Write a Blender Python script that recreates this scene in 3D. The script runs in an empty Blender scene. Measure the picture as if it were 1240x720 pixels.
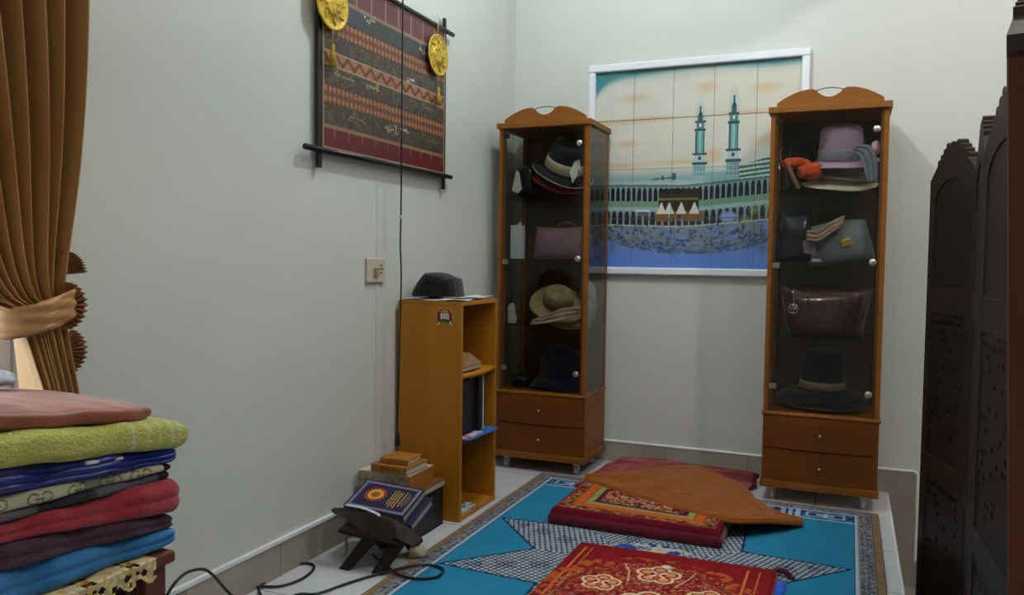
import bpy, bmesh, math, random
import numpy as np
from mathutils import Vector, Matrix
S = bpy.context.scene
COL = S.collection
PI = math.pi
# ---------------------------------------------------------------- camera
W_PX, H_PX, F_PX = 1240, 720, 967.565
yaw, pitch, roll = 0.39964416, -0.04707089, 0.01254116
cy, sy, cp, sp = math.cos(yaw), math.sin(yaw), math.cos(pitch), math.sin(pitch)
fw = Vector((-sy*cp, cy*cp, sp)); r0 = Vector((cy, sy, 0)); u0 = r0.cross(fw)
cr, sr = math.cos(roll), math.sin(roll)
rt = cr*r0 + sr*u0; up = -sr*r0 + cr*u0
EYE = Vector((0, 0, 1.03))
cam_d = bpy.data.cameras.new('camera'); cam_d.sensor_width = 36; cam_d.lens = F_PX/W_PX*36
cam_d.clip_start = 0.05
cam = bpy.data.objects.new('camera', cam_d); COL.objects.link(cam)
M3 = Matrix((rt, up, -fw)).transposed()
cam.matrix_world = Matrix.Translation(EYE) @ M3.to_4x4()
S.camera = cam
def on(x, y, ax, val):                      # survey helper: where a sight line meets a real plane of the room
    d = (x-620)/F_PX*rt - (y-360)/F_PX*up + fw
    i = 'xyz'.index(ax); t = (val-EYE[i])/d[i]
    return EYE + t*d
# ---------------------------------------------------------------- light
S.view_settings.view_transform = 'Standard'; S.view_settings.look = 'None'
S.view_settings.gamma = 1; S.view_settings.use_curve_mapping = False
S.view_settings.exposure = 0.0
w = bpy.data.worlds.new('world'); S.world = w; w.use_nodes = True
w.node_tree.nodes['Background'].inputs[0].default_value = (0.75, 0.85, 1.0, 1)
w.node_tree.nodes['Background'].inputs[1].default_value = 1.6
LAMP_A = (-0.80, 2.70, 2.84); POW_A = 40; COL_A = (0.84, 0.97, 1.0)
LAMP_B = (0.85, 2.35, 2.84); POW_B = 42; COL_B = (1.0, 0.96, 0.90)
LAMP_FILL = (-0.30, 1.30, 2.84); POW_FILL = 10; COL_FILL = (1.0, 0.88, 0.72)  # added fill lamp out of view, lifts the left wall and shelf side
POW_WIN = 48
def area(name, loc, target, size, power, col, sy_=None):
    l = bpy.data.lights.new(name, 'AREA'); l.energy = power; l.color = col; l.size = size
    if sy_: l.shape = 'RECTANGLE'; l.size_y = sy_
    o = bpy.data.objects.new(name, l); COL.objects.link(o); o.location = loc
    d = Vector(target)-Vector(loc); o.rotation_euler = d.to_track_quat('-Z', 'Y').to_euler()
    return o
area('daylight', (-2.05, 0.45, 1.5), (-1.0, 0.62, 1.2), 1.1, POW_WIN, (0.93, 0.96, 1.0), 1.5)

# ---------------------------------------------------------------- helpers
def lin(c):
    c = np.asarray(c, float)/255.0
    return np.where(c <= 0.04045, c/12.92, ((c+0.055)/1.055)**2.4)
def L4(c): return tuple(float(v) for v in lin(c)) + (1.0,)
MATS = {}
def mat(name, col, rough=0.6, metal=0.0, col2=None, scale=(8, 8, 8), bump=0.0, detail=4, spec=0.5, sheen=0, lo=0.35, hi=0.65, bscale=None, coat=0):
    m = bpy.data.materials.new(name); m.use_nodes = True; nt = m.node_tree; b = nt.nodes['Principled BSDF']
    b.inputs['Base Color'].default_value = L4(col); b.inputs['Roughness'].default_value = rough
    b.inputs['Metallic'].default_value = metal; b.inputs['Specular IOR Level'].default_value = spec
    if sheen: b.inputs['Sheen Weight'].default_value = sheen
    if coat: b.inputs['Coat Weight'].default_value = coat
    if col2 is not None or bump:
        tc = nt.nodes.new('ShaderNodeTexCoord'); mp = nt.nodes.new('ShaderNodeMapping'); no = nt.nodes.new('ShaderNodeTexNoise')
        mp.inputs['Scale'].default_value = scale; no.inputs['Scale'].default_value = 1.0; no.inputs['Detail'].default_value = detail
        nt.links.new(tc.outputs['Object'], mp.inputs[0]); nt.links.new(mp.outputs[0], no.inputs['Vector'])
        if col2 is not None:
            rp = nt.nodes.new('ShaderNodeValToRGB')
            rp.color_ramp.elements[0].position = lo; rp.color_ramp.elements[1].position = hi
            rp.color_ramp.elements[0].color = L4(col); rp.color_ramp.elements[1].color = L4(col2)
            nt.links.new(no.outputs['Fac'], rp.inputs[0]); nt.links.new(rp.outputs[0], b.inputs['Base Color'])
        if bump:
            n2 = no
            if bscale:
                n2 = nt.nodes.new('ShaderNodeTexNoise'); n2.inputs['Scale'].default_value = bscale; n2.inputs['Detail'].default_value = 3
                nt.links.new(tc.outputs['Object'], n2.inputs['Vector'])
            bp = nt.nodes.new('ShaderNodeBump'); bp.inputs['Strength'].default_value = bump; bp.inputs['Distance'].default_value = 0.01
            nt.links.new(n2.outputs['Fac'], bp.inputs['Height']); nt.links.new(bp.outputs[0], b.inputs['Normal'])
    MATS[name] = m
    return m
def paintmat(name, rough=0.8, bump=0.0, bscale=300, spec=0.3, sheen=0):
    m = mat(name, (128, 128, 128), rough, spec=spec, sheen=sheen, bump=bump, bscale=bscale if bump else None)
    nt = m.node_tree; a = nt.nodes.new('ShaderNodeAttribute'); a.attribute_name = 'Col'
    nt.links.new(a.outputs['Color'], nt.nodes['Principled BSDF'].inputs['Base Color'])
    return m
def glassmat(name, tint, refl=0.05, alpha_col=None):
    m = bpy.data.materials.new(name); m.use_nodes = True; nt = m.node_tree
    for n in list(nt.nodes): nt.nodes.remove(n)
    out = nt.nodes.new('ShaderNodeOutputMaterial'); mx = nt.nodes.new('ShaderNodeMixShader')
    tr = nt.nodes.new('ShaderNodeBsdfTransparent'); gl = nt.nodes.new('ShaderNodeBsdfGlossy'); lw = nt.nodes.new('ShaderNodeLayerWeight'); pw = nt.nodes.new('ShaderNodeMath'); pw.operation = 'POWER'; pw.inputs[1].default_value = 5
    fr = nt.nodes.new('ShaderNodeMath'); fr.operation = 'MULTIPLY_ADD'; fr.inputs[1].default_value = 0.9; fr.inputs[2].default_value = refl*0.25
    lw.inputs['Blend'].default_value = 0.5; nt.links.new(lw.outputs['Facing'], pw.inputs[0]); nt.links.new(pw.outputs[0], fr.inputs[0])
    tr.inputs['Color'].default_value = L4(tint); gl.inputs['Roughness'].default_value = 0.03
    nt.links.new(fr.outputs[0], mx.inputs[0]); nt.links.new(tr.outputs[0], mx.inputs[1]); nt.links.new(gl.outputs[0], mx.inputs[2])
    nt.links.new(mx.outputs[0], out.inputs[0]); MATS[name] = m
    return m

class B:
    """collects shapes, builds ONE mesh object"""
    def __init__(s): s.v = []; s.f = []; s.sm = []
    def add(s, vs, fs, smooth=False):
        n = len(s.v); s.v += [tuple(v) for v in vs]; s.f += [tuple(i+n for i in f) for f in fs]; s.sm += [smooth]*len(fs); return s
    def box(s, a, b):
        x0, y0, z0 = a; x1, y1, z1 = b
        v = [(x0,y0,z0),(x1,y0,z0),(x1,y1,z0),(x0,y1,z0),(x0,y0,z1),(x1,y0,z1),(x1,y1,z1),(x0,y1,z1)]
        return s.add(v, [(0,3,2,1),(4,5,6,7),(0,1,5,4),(1,2,6,5),(2,3,7,6),(3,0,4,7)])
    def hexa(s, v):                     # 8 points, bottom four then top four
        return s.add(v, [(0,3,2,1),(4,5,6,7),(0,1,5,4),(1,2,6,5),(2,3,7,6),(3,0,4,7)])
    def prism(s, pts, d, smooth=False):              # planar polygon pushed along d
        d = Vector(d); n = len(pts); a = [Vector(p) for p in pts]; b = [p+d for p in a]
        f = [tuple(range(n))[::-1], tuple(range(n, 2*n))] + [(i, (i+1) % n, n+(i+1) % n, n+i) for i in range(n)]
        return s.add(a+b, f, smooth)
    def lathe(s, prof, c=(0,0,0), n=28, ax='z', M=None, wob=None, smooth=True):
        vs = []; fs = []
        for j, (r, h) in enumerate(prof):
            for i in range(n):
                t = 2*PI*i/n; rr = r; hh = h
                if wob: rr, hh = wob(r, h, t, j)
                p = Vector((rr*math.cos(t), rr*math.sin(t), hh))
                if ax == 'y': p = Vector((p.x, -p.z, p.y))
                if ax == 'x': p = Vector((p.z, p.x, p.y))
                if M: p = M @ p
                vs.append(p + Vector(c))
        for j in range(len(prof)-1):
            for i in range(n):
                a = j*n+i; b_ = j*n+(i+1) % n
                fs.append((a, b_, b_+n, a+n))
        if prof[0][0] > 1e-5: fs.append(tuple(range(n))[::-1])
        if prof[-1][0] > 1e-5: fs.append(tuple(range((len(prof)-1)*n, len(prof)*n)))
        return s.add(vs, fs, smooth)
    def tube(s, path, r, n=8, closed=False):
        P = [Vector(p) for p in path]; m = len(P); vs = []; fs = []
        rr = r if hasattr(r, '__len__') else [r]*m
        prev = None
        for i in range(m):
            a = P[(i-1) % m] if (closed or i > 0) else P[i]; b_ = P[(i+1) % m] if (closed or i < m-1) else P[i]
            t = (b_-a).normalized()
            if prev is None: nrm = t.orthogonal().normalized()
            else:
                nrm = prev - prev.dot(t)*t
                nrm = nrm.normalized() if nrm.length > 1e-6 else t.orthogonal().normalized()
            prev = nrm; bi = t.cross(nrm)
            for k in range(n):
                th = 2*PI*k/n; vs.append(P[i] + rr[i]*(math.cos(th)*nrm + math.sin(th)*bi))
        for i in range(m if closed else m-1):
            for k in range(n):
                a = i*n+k; b_ = i*n+(k+1) % n; c = ((i+1) % m)*n+(k+1) % n; d = ((i+1) % m)*n+k
                fs.append((a, b_, c, d))
        if not closed: fs.append(tuple(range(n))[::-1]); fs.append(tuple(range((m-1)*n, m*n)))
        return s.add(vs, fs, True)
    def grid(s, G, smooth=True):        # G[i][j] -> point
        ni, nj = len(G), len(G[0]); vs = [p for row in G for p in row]
        return s.add(vs, [(i*nj+j, (i+1)*nj+j, (i+1)*nj+j+1, i*nj+j+1) for i in range(ni-1) for j in range(nj-1)], smooth)
    def build(s, name, m, parent=None, bevel=0, solid=0, subs=0, loc=None):
        me = bpy.data.meshes.new(name); me.from_pydata(s.v, [], s.f); me.update()
        me.polygons.foreach_set('use_smooth', s.sm)
        bm = bmesh.new(); bm.from_mesh(me); bmesh.ops.recalc_face_normals(bm, faces=bm.faces); bm.to_mesh(me); bm.free()
        if m: me.materials.append(m)
        o = bpy.data.objects.new(name, me); COL.objects.link(o)
        if parent: o.parent = parent
        if loc: o.location = loc
        if bevel:
            md = o.modifiers.new('bevel', 'BEVEL'); md.width = bevel; md.segments = 2; md.limit_method = 'ANGLE'
        if solid:
            md = o.modifiers.new('solid', 'SOLIDIFY'); md.thickness = solid; md.offset = 0
        if subs:
            md = o.modifiers.new('sub', 'SUBSURF'); md.levels = subs; md.render_levels = subs
        return o
def tag(o, label, cat, group=None):
    o['label'] = label; o['category'] = cat
    if group: o['group'] = group
    return o
def struct(o): o['kind'] = 'structure'; return o
def thing(name, label, cat, loc=(0,0,0), group=None, rz=0):
    o = bpy.data.objects.new(name, None); COL.objects.link(o); o.location = loc; o.rotation_euler = (0, 0, rz)
    o.empty_display_size = 0.05
    return tag(o, label, cat, group)
def smoothpath(pts, n=8, closed=False):     # Catmull-Rom
    P = [Vector(p) for p in pts]; out = []; m = len(P)
    for i in range(m if closed else m-1):
        p0 = P[(i-1) % m] if (closed or i > 0) else P[0]; p1 = P[i]; p2 = P[(i+1) % m]; p3 = P[(i+2) % m] if (closed or i < m-2) else P[-1]
        for k in range(n):
            t = k/n; out.append(0.5*((2*p1)+(p2-p0)*t+(2*p0-5*p1+4*p2-p3)*t*t+(3*p1-p0-3*p2+p3)*t**3))
    if not closed: out.append(P[-1])
    return out
# --- pattern painting on dense grids (pattern lives in the mesh's colour attribute)
def h2(i, j, s=0):
    v = np.sin(i*127.1+j*311.7+s*74.7)*43758.5453
    return v-np.floor(v)
def vnoise(x, y, s=0):
    xi, yi = np.floor(x), np.floor(y); fx, fy = x-xi, y-yi; fx = fx*fx*(3-2*fx); fy = fy*fy*(3-2*fy)
    return (h2(xi, yi, s)*(1-fx)+h2(xi+1, yi, s)*fx)*(1-fy)+(h2(xi, yi+1, s)*(1-fx)+h2(xi+1, yi+1, s)*fx)*fy
def fbm(x, y, s=0): return 0.5*vnoise(x, y, s)+0.3*vnoise(2.1*x, 2.1*y, s+1)+0.2*vnoise(4.3*x, 4.3*y, s+2)
class Paint:
    def __init__(s, U, V, base):
        s.U, s.V = U, V; s.c = np.zeros(U.shape+(3,)); s.c[:] = lin(base)
    def put(s, mask, col, a=1.0):
        m = (np.asarray(mask, float)*a)[..., None]; s.c = s.c*(1-m)+lin(col)*m; return s
    def line(s, pts, wd, col, a=1.0):
        pts = np.asarray(pts, float)
        x0, y0 = pts.min(0)-wd; x1, y1 = pts.max(0)+wd
        box = (s.U >= x0) & (s.U <= x1) & (s.V >= y0) & (s.V <= y1)
        if not box.any(): return s
        u, v = s.U[box], s.V[box]; d = np.full(u.shape, 9.0)
        for (ax, ay), (bx, by) in zip(pts[:-1], pts[1:]):
            L = (bx-ax)**2+(by-ay)**2+1e-12; t = np.clip(((u-ax)*(bx-ax)+(v-ay)*(by-ay))/L, 0, 1)
            d = np.minimum(d, np.hypot(u-ax-t*(bx-ax), v-ay-t*(by-ay)))
        m = np.zeros(s.U.shape); m[box] = (d < wd/2)
        return s.put(m, col, a)
    def ell(s, x, y, a, b, col, al=1.0, soft=0):
        d = np.hypot((s.U-x)/a, (s.V-y)/b)
        return s.put((d < 1) if not soft else np.clip((1-d)/soft, 0, 1), col, al)
    def rect(s, x0, y0, x1, y1, col, a=1.0): return s.put((s.U >= x0) & (s.U <= x1) & (s.V >= y0) & (s.V <= y1), col, a)
def poly_mask(U, V, pts):
    m = np.zeros(U.shape, bool); n = len(pts)
    for i in range(n):
        x0, y0 = pts[i]; x1, y1 = pts[(i+1) % n]
        c = ((y0 > V) != (y1 > V)); xx = (x1-x0)*(V-y0)/((y1-y0) if abs(y1-y0) > 1e-12 else 1e-12)+x0
        m ^= c & (U < xx)
    return m
def painted(name, pos, nu, nv, m, color, parent=None, keep=None, solid=0, smooth=True):
    """pos: (nu,nv,3) array of points, color: (nu,nv,3) linear"""
    me = bpy.data.meshes.new(name); idx = np.arange(nu*nv).reshape(nu, nv)
    F = np.stack([idx[:-1, :-1], idx[1:, :-1], idx[1:, 1:], idx[:-1, 1:]], -1).reshape(-1, 4)
    if keep is not None:
        k = (keep[:-1, :-1] & keep[1:, :-1] & keep[1:, 1:] & keep[:-1, 1:]).reshape(-1); F = F[k]
    P = np.asarray(pos, np.float32).reshape(-1, 3); C = color.reshape(-1, 3)
    used = np.unique(F); mp = np.full(nu*nv, -1); mp[used] = np.arange(len(used)); F = mp[F]; P = P[used]; C = C[used]
    me.vertices.add(len(P)); me.vertices.foreach_set('co', P.ravel())
    me.loops.add(F.size); me.loops.foreach_set('vertex_index', F.ravel().astype(np.int32))
    me.polygons.add(len(F)); me.polygons.foreach_set('loop_start', (np.arange(len(F))*4).astype(np.int32))
    me.polygons.foreach_set('loop_total', np.full(len(F), 4, np.int32)); me.update(calc_edges=True)
    me.polygons.foreach_set('use_smooth', [smooth]*len(F))
    at = me.color_attributes.new('Col', 'FLOAT_COLOR', 'POINT'); at.data.foreach_set('color', np.c_[C, np.ones(len(C))].astype(np.float32).ravel())
    me.materials.append(m); o = bpy.data.objects.new(name, me); COL.objects.link(o)
    if parent: o.parent = parent
    if solid: md = o.modifiers.new('solid', 'SOLIDIFY'); md.thickness = solid; md.offset = -1
    return o
def uvgrid(w_, h_, step):
    nu, nv = int(w_/step)+1, int(h_/step)+1
    U, V = np.meshgrid(np.linspace(0, w_, nu), np.linspace(0, h_, nv), indexing='ij')
    return nu, nv, U, V
def plane_pos(U, V, o, ux, vy):
    o, ux, vy = [np.array(a, float) for a in (o, ux, vy)]
    return o+U[..., None]*ux+V[..., None]*vy

# ---------------------------------------------------------------- materials
wall_m = mat('cream_wall_paint', (205, 206, 201), 0.55, col2=(212, 213, 209), scale=(1.5, 1.5, 1.5), bump=0.05, bscale=60)
ceil_m = mat('white_ceiling_paint', (228, 228, 222), 0.8)
trim_m = mat('white_tile_trim', (232, 232, 236), 0.3)
frame_m = mat('white_gloss_frame', (236, 238, 246), 0.3)
wood = mat('orange_beech_veneer', (126, 74, 17), 0.5, spec=.3, col2=(138, 83, 21), scale=(3, 3, 28), bump=0.02, coat=0)
woodh = mat('orange_beech_veneer_drawers', (100, 52, 12), 0.5, spec=.25, col2=(112, 60, 15), scale=(2, 20, 24), coat=0)
woodin = mat('dark_interior_board', (74, 52, 36), 0.6, col2=(84, 60, 42), scale=(3, 3, 20))
shelfw = mat('honey_laminate', (172, 110, 24), 0.45, col2=(182, 118, 28), scale=(20, 20, 2.5), spec=.3, coat=0)
cab_glass = glassmat('smoky_cabinet_glass', (232, 232, 228))
shelf_glass = glassmat('clear_shelf_glass', (246, 250, 248))
chrome = mat('brushed_metal', (205, 200, 190), 0.28, 1.0)
castm = mat('pale_plastic_caster', (196, 196, 192), 0.35)
blackm = mat('black_lacquer', (26, 23, 24), 0.4)
cablem = mat('black_cable_rubber', (20, 21, 26), 0.45)
paper = mat('white_paper', (205, 208, 214), 0.7)
pagem = mat('book_pages', (196, 192, 186), 0.8, col2=(172, 168, 164), scale=(4, 4, 500))

# ---------------------------------------------------------------- setting
XW, YB, ZC, ZL = -1.675, 3.975, 3.0, -0.42
PX = 0.190                                   # edge of the raised tiled platform
Y0 = -1.6; XR = 2.6
def tilemat(name, c1, c2, grout, sx, sy_, off=(0, 0, 0), rough=0.25):
    m = mat(name, c1, rough, col2=c2, scale=(2.5, 2.5, 2.5), lo=0.3, hi=0.7)
    nt = m.node_tree; b = nt.nodes['Principled BSDF']; src = b.inputs['Base Color'].links[0].from_socket
    br = nt.nodes.new('ShaderNodeTexBrick'); br.offset = 0; br.inputs['Scale'].default_value = 1
    br.inputs['Brick Width'].default_value = sx; br.inputs['Row Height'].default_value = sy_
    br.inputs['Mortar Size'].default_value = 0.0022; br.inputs['Mortar'].default_value = L4(grout)
    tc = nt.nodes.new('ShaderNodeTexCoord'); mp = nt.nodes.new('ShaderNodeMapping'); mp.inputs['Location'].default_value = off
    nt.links.new(tc.outputs['Object'], mp.inputs[0]); nt.links.new(mp.outputs[0], br.inputs['Vector'])
    nt.links.new(src, br.inputs['Color1']); nt.links.new(src, br.inputs['Color2']); nt.links.new(br.outputs['Color'], b.inputs['Base Color'])
    return m, mp
floor_m, _ = tilemat('pale_grey_floor_tiles', (200, 200, 208), (212, 212, 220), (128, 124, 118), 0.40, 0.40, (0.11, 0.06, 0))
low_m, _ = tilemat('lower_floor_tiles', (150, 147, 140), (160, 157, 150), (110, 105, 100), 0.40, 0.40)
bb_m, mp_ = tilemat('beige_skirting_tiles', (150, 138, 128), (166, 156, 146), (122, 112, 104), 0.40, 9.0, (0.03, 4.5, 0))
bbl_m, mp2 = tilemat('beige_skirting_tiles_side', (150, 138, 128), (166, 156, 146), (122, 112, 104), 0.40, 9.0, (0.05, 4.5, 0))
mp2.inputs['Rotation'].default_value = (0, 0, PI/2)
riser_m = mat('dark_step_riser', (88, 70, 56), 0.5, col2=(100, 80, 64), scale=(3, 3, 8))
struct(B().box((XW, Y0, ZL-0.05), (PX-0.012, YB, -0.0)).build('floor_platform', floor_m))
struct(B().box((PX-0.012, Y0, ZL-0.05), (XR, YB, ZL)).build('floor', low_m))
struct(B().box((PX-0.0119, Y0, ZL), (PX-0.002, YB-0.012, -0.012)).build('trim_3', riser_m))
struct(B().box((PX-0.0119, Y0, -0.0119), (PX, YB-0.012, 0.0)).build('trim_4', trim_m, bevel=0.003))
wy0, wy1, wz0, wz1 = -0.35, 1.20, 0.62, 2.2         # window opening in the left wall
b = B().box((XW-0.12, Y0, ZL), (XW, wy0, ZC)).box((XW-0.12, wy1, ZL), (XW, YB+0.12, ZC))
b.box((XW-0.12, wy0, ZL), (XW, wy1, wz0)).box((XW-0.12, wy0, wz1), (XW, wy1, ZC))
struct(b.build('wall_left', wall_m))
struct(B().box((XW, YB, ZL), (XR, YB+0.12, ZC)).build('wall_back', wall_m))
struct(B().box((XR, Y0, ZL), (XR+0.12, YB+0.12, ZC)).build('wall_right', wall_m))
struct(B().box((XW-0.12, Y0-0.12, ZL), (XR+0.12, Y0, ZC)).build('wall_front', wall_m))
struct(B().box((XW-0.12, Y0-0.12, ZC), (XR+0.12, YB+0.12, ZC+0.1)).build('ceiling', ceil_m))
struct(B().box((0.20, Y0, 2.52), (0.32, YB, ZC)).build('trim_5', ceil_m))
b = B()
for a, c in (((wy0, wz0), (wy1, wz0+0.05)), ((wy0, wz1-0.05), (wy1, wz1)), ((wy0, wz0+0.05), (wy0+0.05, wz1-0.05)), ((wy1-0.05, wz0+0.05), (wy1, wz1-0.05)), (((wy0+wy1)/2-0.025, wz0+0.05), ((wy0+wy1)/2+0.025, wz1-0.05))):
    b.box((XW-0.09, a[0], a[1]), (XW-0.04, c[0], c[1]))
wf = struct(b.build('window_1', frame_m, bevel=0.004))
B().box((XW-0.07, wy0+0.05, wz0+0.05), (XW-0.065, wy1-0.05, wz1-0.05)).build('window_pane', glassmat('clear_window_glass', (245, 250, 250)), wf)
# skirting
struct(B().box((XW, Y0, 0), (XW+0.010, YB-0.01, 0.110)).build('baseboard_left', bbl_m))
struct(B().box((XW, Y0, 0.110), (XW+0.014, YB-0.014, 0.124)).build('trim_1', trim_m, bevel=0.002))
struct(B().box((XW+0.0101, YB-0.010, 0), (PX, YB, 0.098)).box((PX, YB-0.0101, ZL), (0.300, YB, 0.098)).build('baseboard_back', bb_m))
tp = [(XW+0.0141, 0), (0.292, 0)]
G = smoothpath([(XW+0.0145, YB-0.007, 0.104), (-0.6, YB-0.007, 0.104), (0.20, YB-0.007, 0.104), (0.285, YB-0.007, 0.104), (0.303, YB-0.007, 0.092), (0.306, YB-0.007, 0.06), (0.306, YB-0.007, -0.1), (0.306, YB-0.007, -0.31)], 6)
struct(B().tube(G, 0.007, 8).build('trim_2', trim_m))
struct(B().box((0.300, YB-0.012, ZL), (XR, YB, ZL+0.105)).box((0.300, YB-0.014, ZL+0.105), (XR, YB, ZL+0.115)).build('baseboard_lower', bb_m))

# ceiling lamps and one added fill lamp: disc lights with their own housing
def lamp(label, loc, power, col, dia):
    t = thing('ceiling_lamp', label, 'lamp', (loc[0], loc[1], ZC), 'ceiling lamps')
    B().lathe([(0.02, 0), (dia/2+0.03, 0), (dia/2+0.03, -0.03), (dia/2+0.01, -0.05), (dia/2, -0.05), (dia/2, -0.03), (0.02, -0.03)]).build('lamp_housing', frame_m, t)
    em = mat('lamp_diffuser_'+str(len(MATS)), (250, 250, 245), 0.5); e = em.node_tree.nodes['Principled BSDF']
    e.inputs['Emission Color'].default_value = tuple(col)+(1,); e.inputs['Emission Strength'].default_value = 3
    B().lathe([(0.0001, -0.052), (dia/2-0.01, -0.050), (dia/2-0.004, -0.04), (0.0001, -0.035)]).build('diffuser', em, t)
    l = bpy.data.lights.new('lamp_light', 'POINT'); l.shadow_soft_size = .045; l.energy = power; l.color = col
    o = bpy.data.objects.new('lamp_light', l); COL.objects.link(o); o.parent = t; o.location = (0, 0, loc[2]-ZC)
lamp('round white ceiling lamp over the raised carpeted nook', LAMP_A, POW_A, COL_A, 0.16)
lamp('round warm ceiling lamp beyond the beam, above the carved screen', LAMP_B, POW_B, COL_B, 0.16)
lamp('round fill lamp added on the unseen ceiling towards the window end', LAMP_FILL, POW_FILL, COL_FILL, 0.16)

# ---------------------------------------------------------------- tile mural
mx0, mx1, mz0, mz1 = -1.222, -0.232, 1.000, 1.985
MW, MH = mx1-mx0, mz1-mz0
def mural_paint(U, V):
    u, v = U/MW, V/MH
    P = Paint(U, V, (212, 208, 196))
    n = fbm(u*6, v*6, 3)
    P.put(np.clip((n-0.5)*2.5, 0, 1), (220, 217, 208))
    P.put(np.clip(1-(v-0.45)/0.30, 0, 1)*np.clip(1.0, 0, 1)*np.clip((u-0.2)/0.6, 0, 1), (188, 194, 186), 0.6)
    for (x, y, a, b_) in ((0.2, 0.93-0.07, .10, .03), (0.56, 0.89, .07, .04), (0.84, 0.87, .10, .035), (0.17, 0.63, .09, .03), (0.86, 0.62, .12, .04), (0.60, 0.56, .06, .05), (.1, .74, .25, .022), (.3, .752, .2, .02), (.75, .76, .2, .015), (.12, .52, .2, .025), (.45, .53, .2, .02)):
        P.ell(x*MW, y*MH, a*MW, b_*MH, (206, 168, 112), 0.6, 0.9)
    edge = 0.965-0.10*np.exp(-u/0.06)-0.008*np.sin(u*9)
    P.put(np.clip((v-edge)/0.03, 0, 1), (28, 112, 122))
    P.put(np.clip((v-edge+0.03)/0.05, 0, 1), (90, 160, 165), 0.35)
    P.put(np.clip(1-np.abs(v-0.45)/0.055, 0, 1), (110, 158, 164), 0.85)
    # arcades
    top = 0.415+0.03*np.clip((u-0.45)/0.5, 0, 1)+0.025*np.abs(u-0.5)
    P.put(v < top, (128, 150, 152)); 
    P.put((v < top) & (v > top-0.012), (80, 120, 126))
    def arches(vt, vb, n, colr=(24, 34, 40), ph=0):
        x = (u*n+ph) % 1.0; h = (v-vb)/(vt-vb)
        m = (h > 0) & (h < 1) & (np.abs(x-0.5) < 0.36*np.sqrt(np.clip(1-np.clip((h-0.55)/0.45, 0, 1)**2, 0, 1)))
        P.put(m, colr)
    arches(top-0.014, top-0.085, 36); P.put((v < top-0.088) & (v > top-0.115), (112, 150, 118)); P.put((v < top-0.115) & (v > top-0.135), (160, 186, 196), .7)
    arches(top-0.135, top-0.205, 30, (28, 40, 52), .3); P.put((v < top-0.205) & (v > top-0.212), (170, 176, 150))
    P.line([(0.30*MW, (0.445)*MH), (0.42*MW, .455*MH)], .006, (60, 90, 96)); P.rect(.40*MW, .44*MH, .42*MW, .475*MH, (60, 96, 100)); P.rect(.35*MW, .44*MH, .36*MW, .465*MH, (60, 96, 100))
    # white building behind right
    m = (u > 0.71+0.03*(v-.45)/.1) & (v > top) & (v < 0.50+0.07*np.clip((u-.72)/.25, 0, 1)); P.put(m, (176, 200, 190))
    P.put(m & (np.sin((v-0.12*(u-.7))*2*PI/0.022) > 0.1), (48, 98, 82))
    P.put((u > .55) & (u < .72) & (v > top) & (v < .475), (130, 170, 172))
    # plaza
    g = v < top-0.212
    P.put(g, (112, 134, 182)); P.put(g & (fbm(u*26, v*40, 5) > 0.52), (84, 98, 128), .55); P.put(g & (fbm(u*40, v*60, 15) > 0.6), (140, 150, 176), .5)
    P.put(np.clip((0.16-v)/0.10, 0, 1), (98, 134, 212)); P.put(np.clip((0.05-v)/0.05, 0, 1), (90, 126, 208))
    for s_, k in ((.36, 1), (.33, 2), (.28, 3), (.22, 4)):
        t = np.hypot((u-.48)/(s_*1.25), (v-.23)/(s_*.42)); ring = (np.abs(t-1) < .06) & (fbm(u*50, v*50, k) > .45) & g; P.put(ring, (66, 78, 104), .8)
    inside = np.hypot((u-.48)/.46, (v-.21)/.125) < 1
    P.put(inside & g & (fbm(u*14, v*22, 21) > .42), (120, 134, 128), .55)
    P.put(inside & g & (fbm(u*60, v*60, 9) > .64), (58, 66, 80), .8)
    rnd = random.Random(4)
    for i in range(60):
        a = rnd.uniform(0, 2*PI); x = .48+.42*math.cos(a)*rnd.uniform(.6, 1.05); y = .17+.1*math.sin(a)*rnd.uniform(.5, 1)
        if y > .05: P.ell(x*MW, y*MH, .006, .006, (50, 58, 84), .8)
    for x, y, a, b_ in ((.10, .10, .02, .05), (.27, .13, .02, .06), (.42, .09, .03, .05), (.84, .12, .03, .07), (.66, .14, .02, .07)): P.ell(x*MW, y*MH, a*MW, b_*MH, (64, 92, 120), .5, .8)
    for x, y in ((.80, .285), (.76, .24), (.06, .24), (.87, .30)): P.ell(x*MW, y*MH, .035*MW, .03*MH, (150, 160, 110), .5, .8)
    P.ell(.68*MW, .255*MH, .05*MW, .03*MH, (140, 160, 210), .9, .4); P.ell(.9*MW, .22*MH, .07*MW, .03*MH, (116, 142, 200), .8, .4)
    # draped cube-shaped building
    P.rect(.335*MW, .285*MH, .535*MW, .395*MH, (46, 40, 30)); P.put((u > .335) & (u < .535) & (v > .375) & (v < .398) & (np.sin(u*260) > -.3), (26, 26, 24)); P.rect(.335*MW, .34*MH, .535*MW, .35*MH, (108, 110, 58))
    P.put((np.abs(u-.44) < .12) & (v > .235) & (v < .285) & (fbm(u*40, v*30, 8) > .36), (122, 84, 48))
    for x in (.35, .39, .45, .515): P.put((v > .27) & (v < .33) & (np.abs(u-x) < (.332-v)*.42), (212, 210, 200))
    P.rect(.22*MW, .285*MH, .29*MW, .292*MH, (226, 226, 228)); P.rect(.23*MW, .26*MH, .28*MW, .285*MH, (86, 96, 120))
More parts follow.
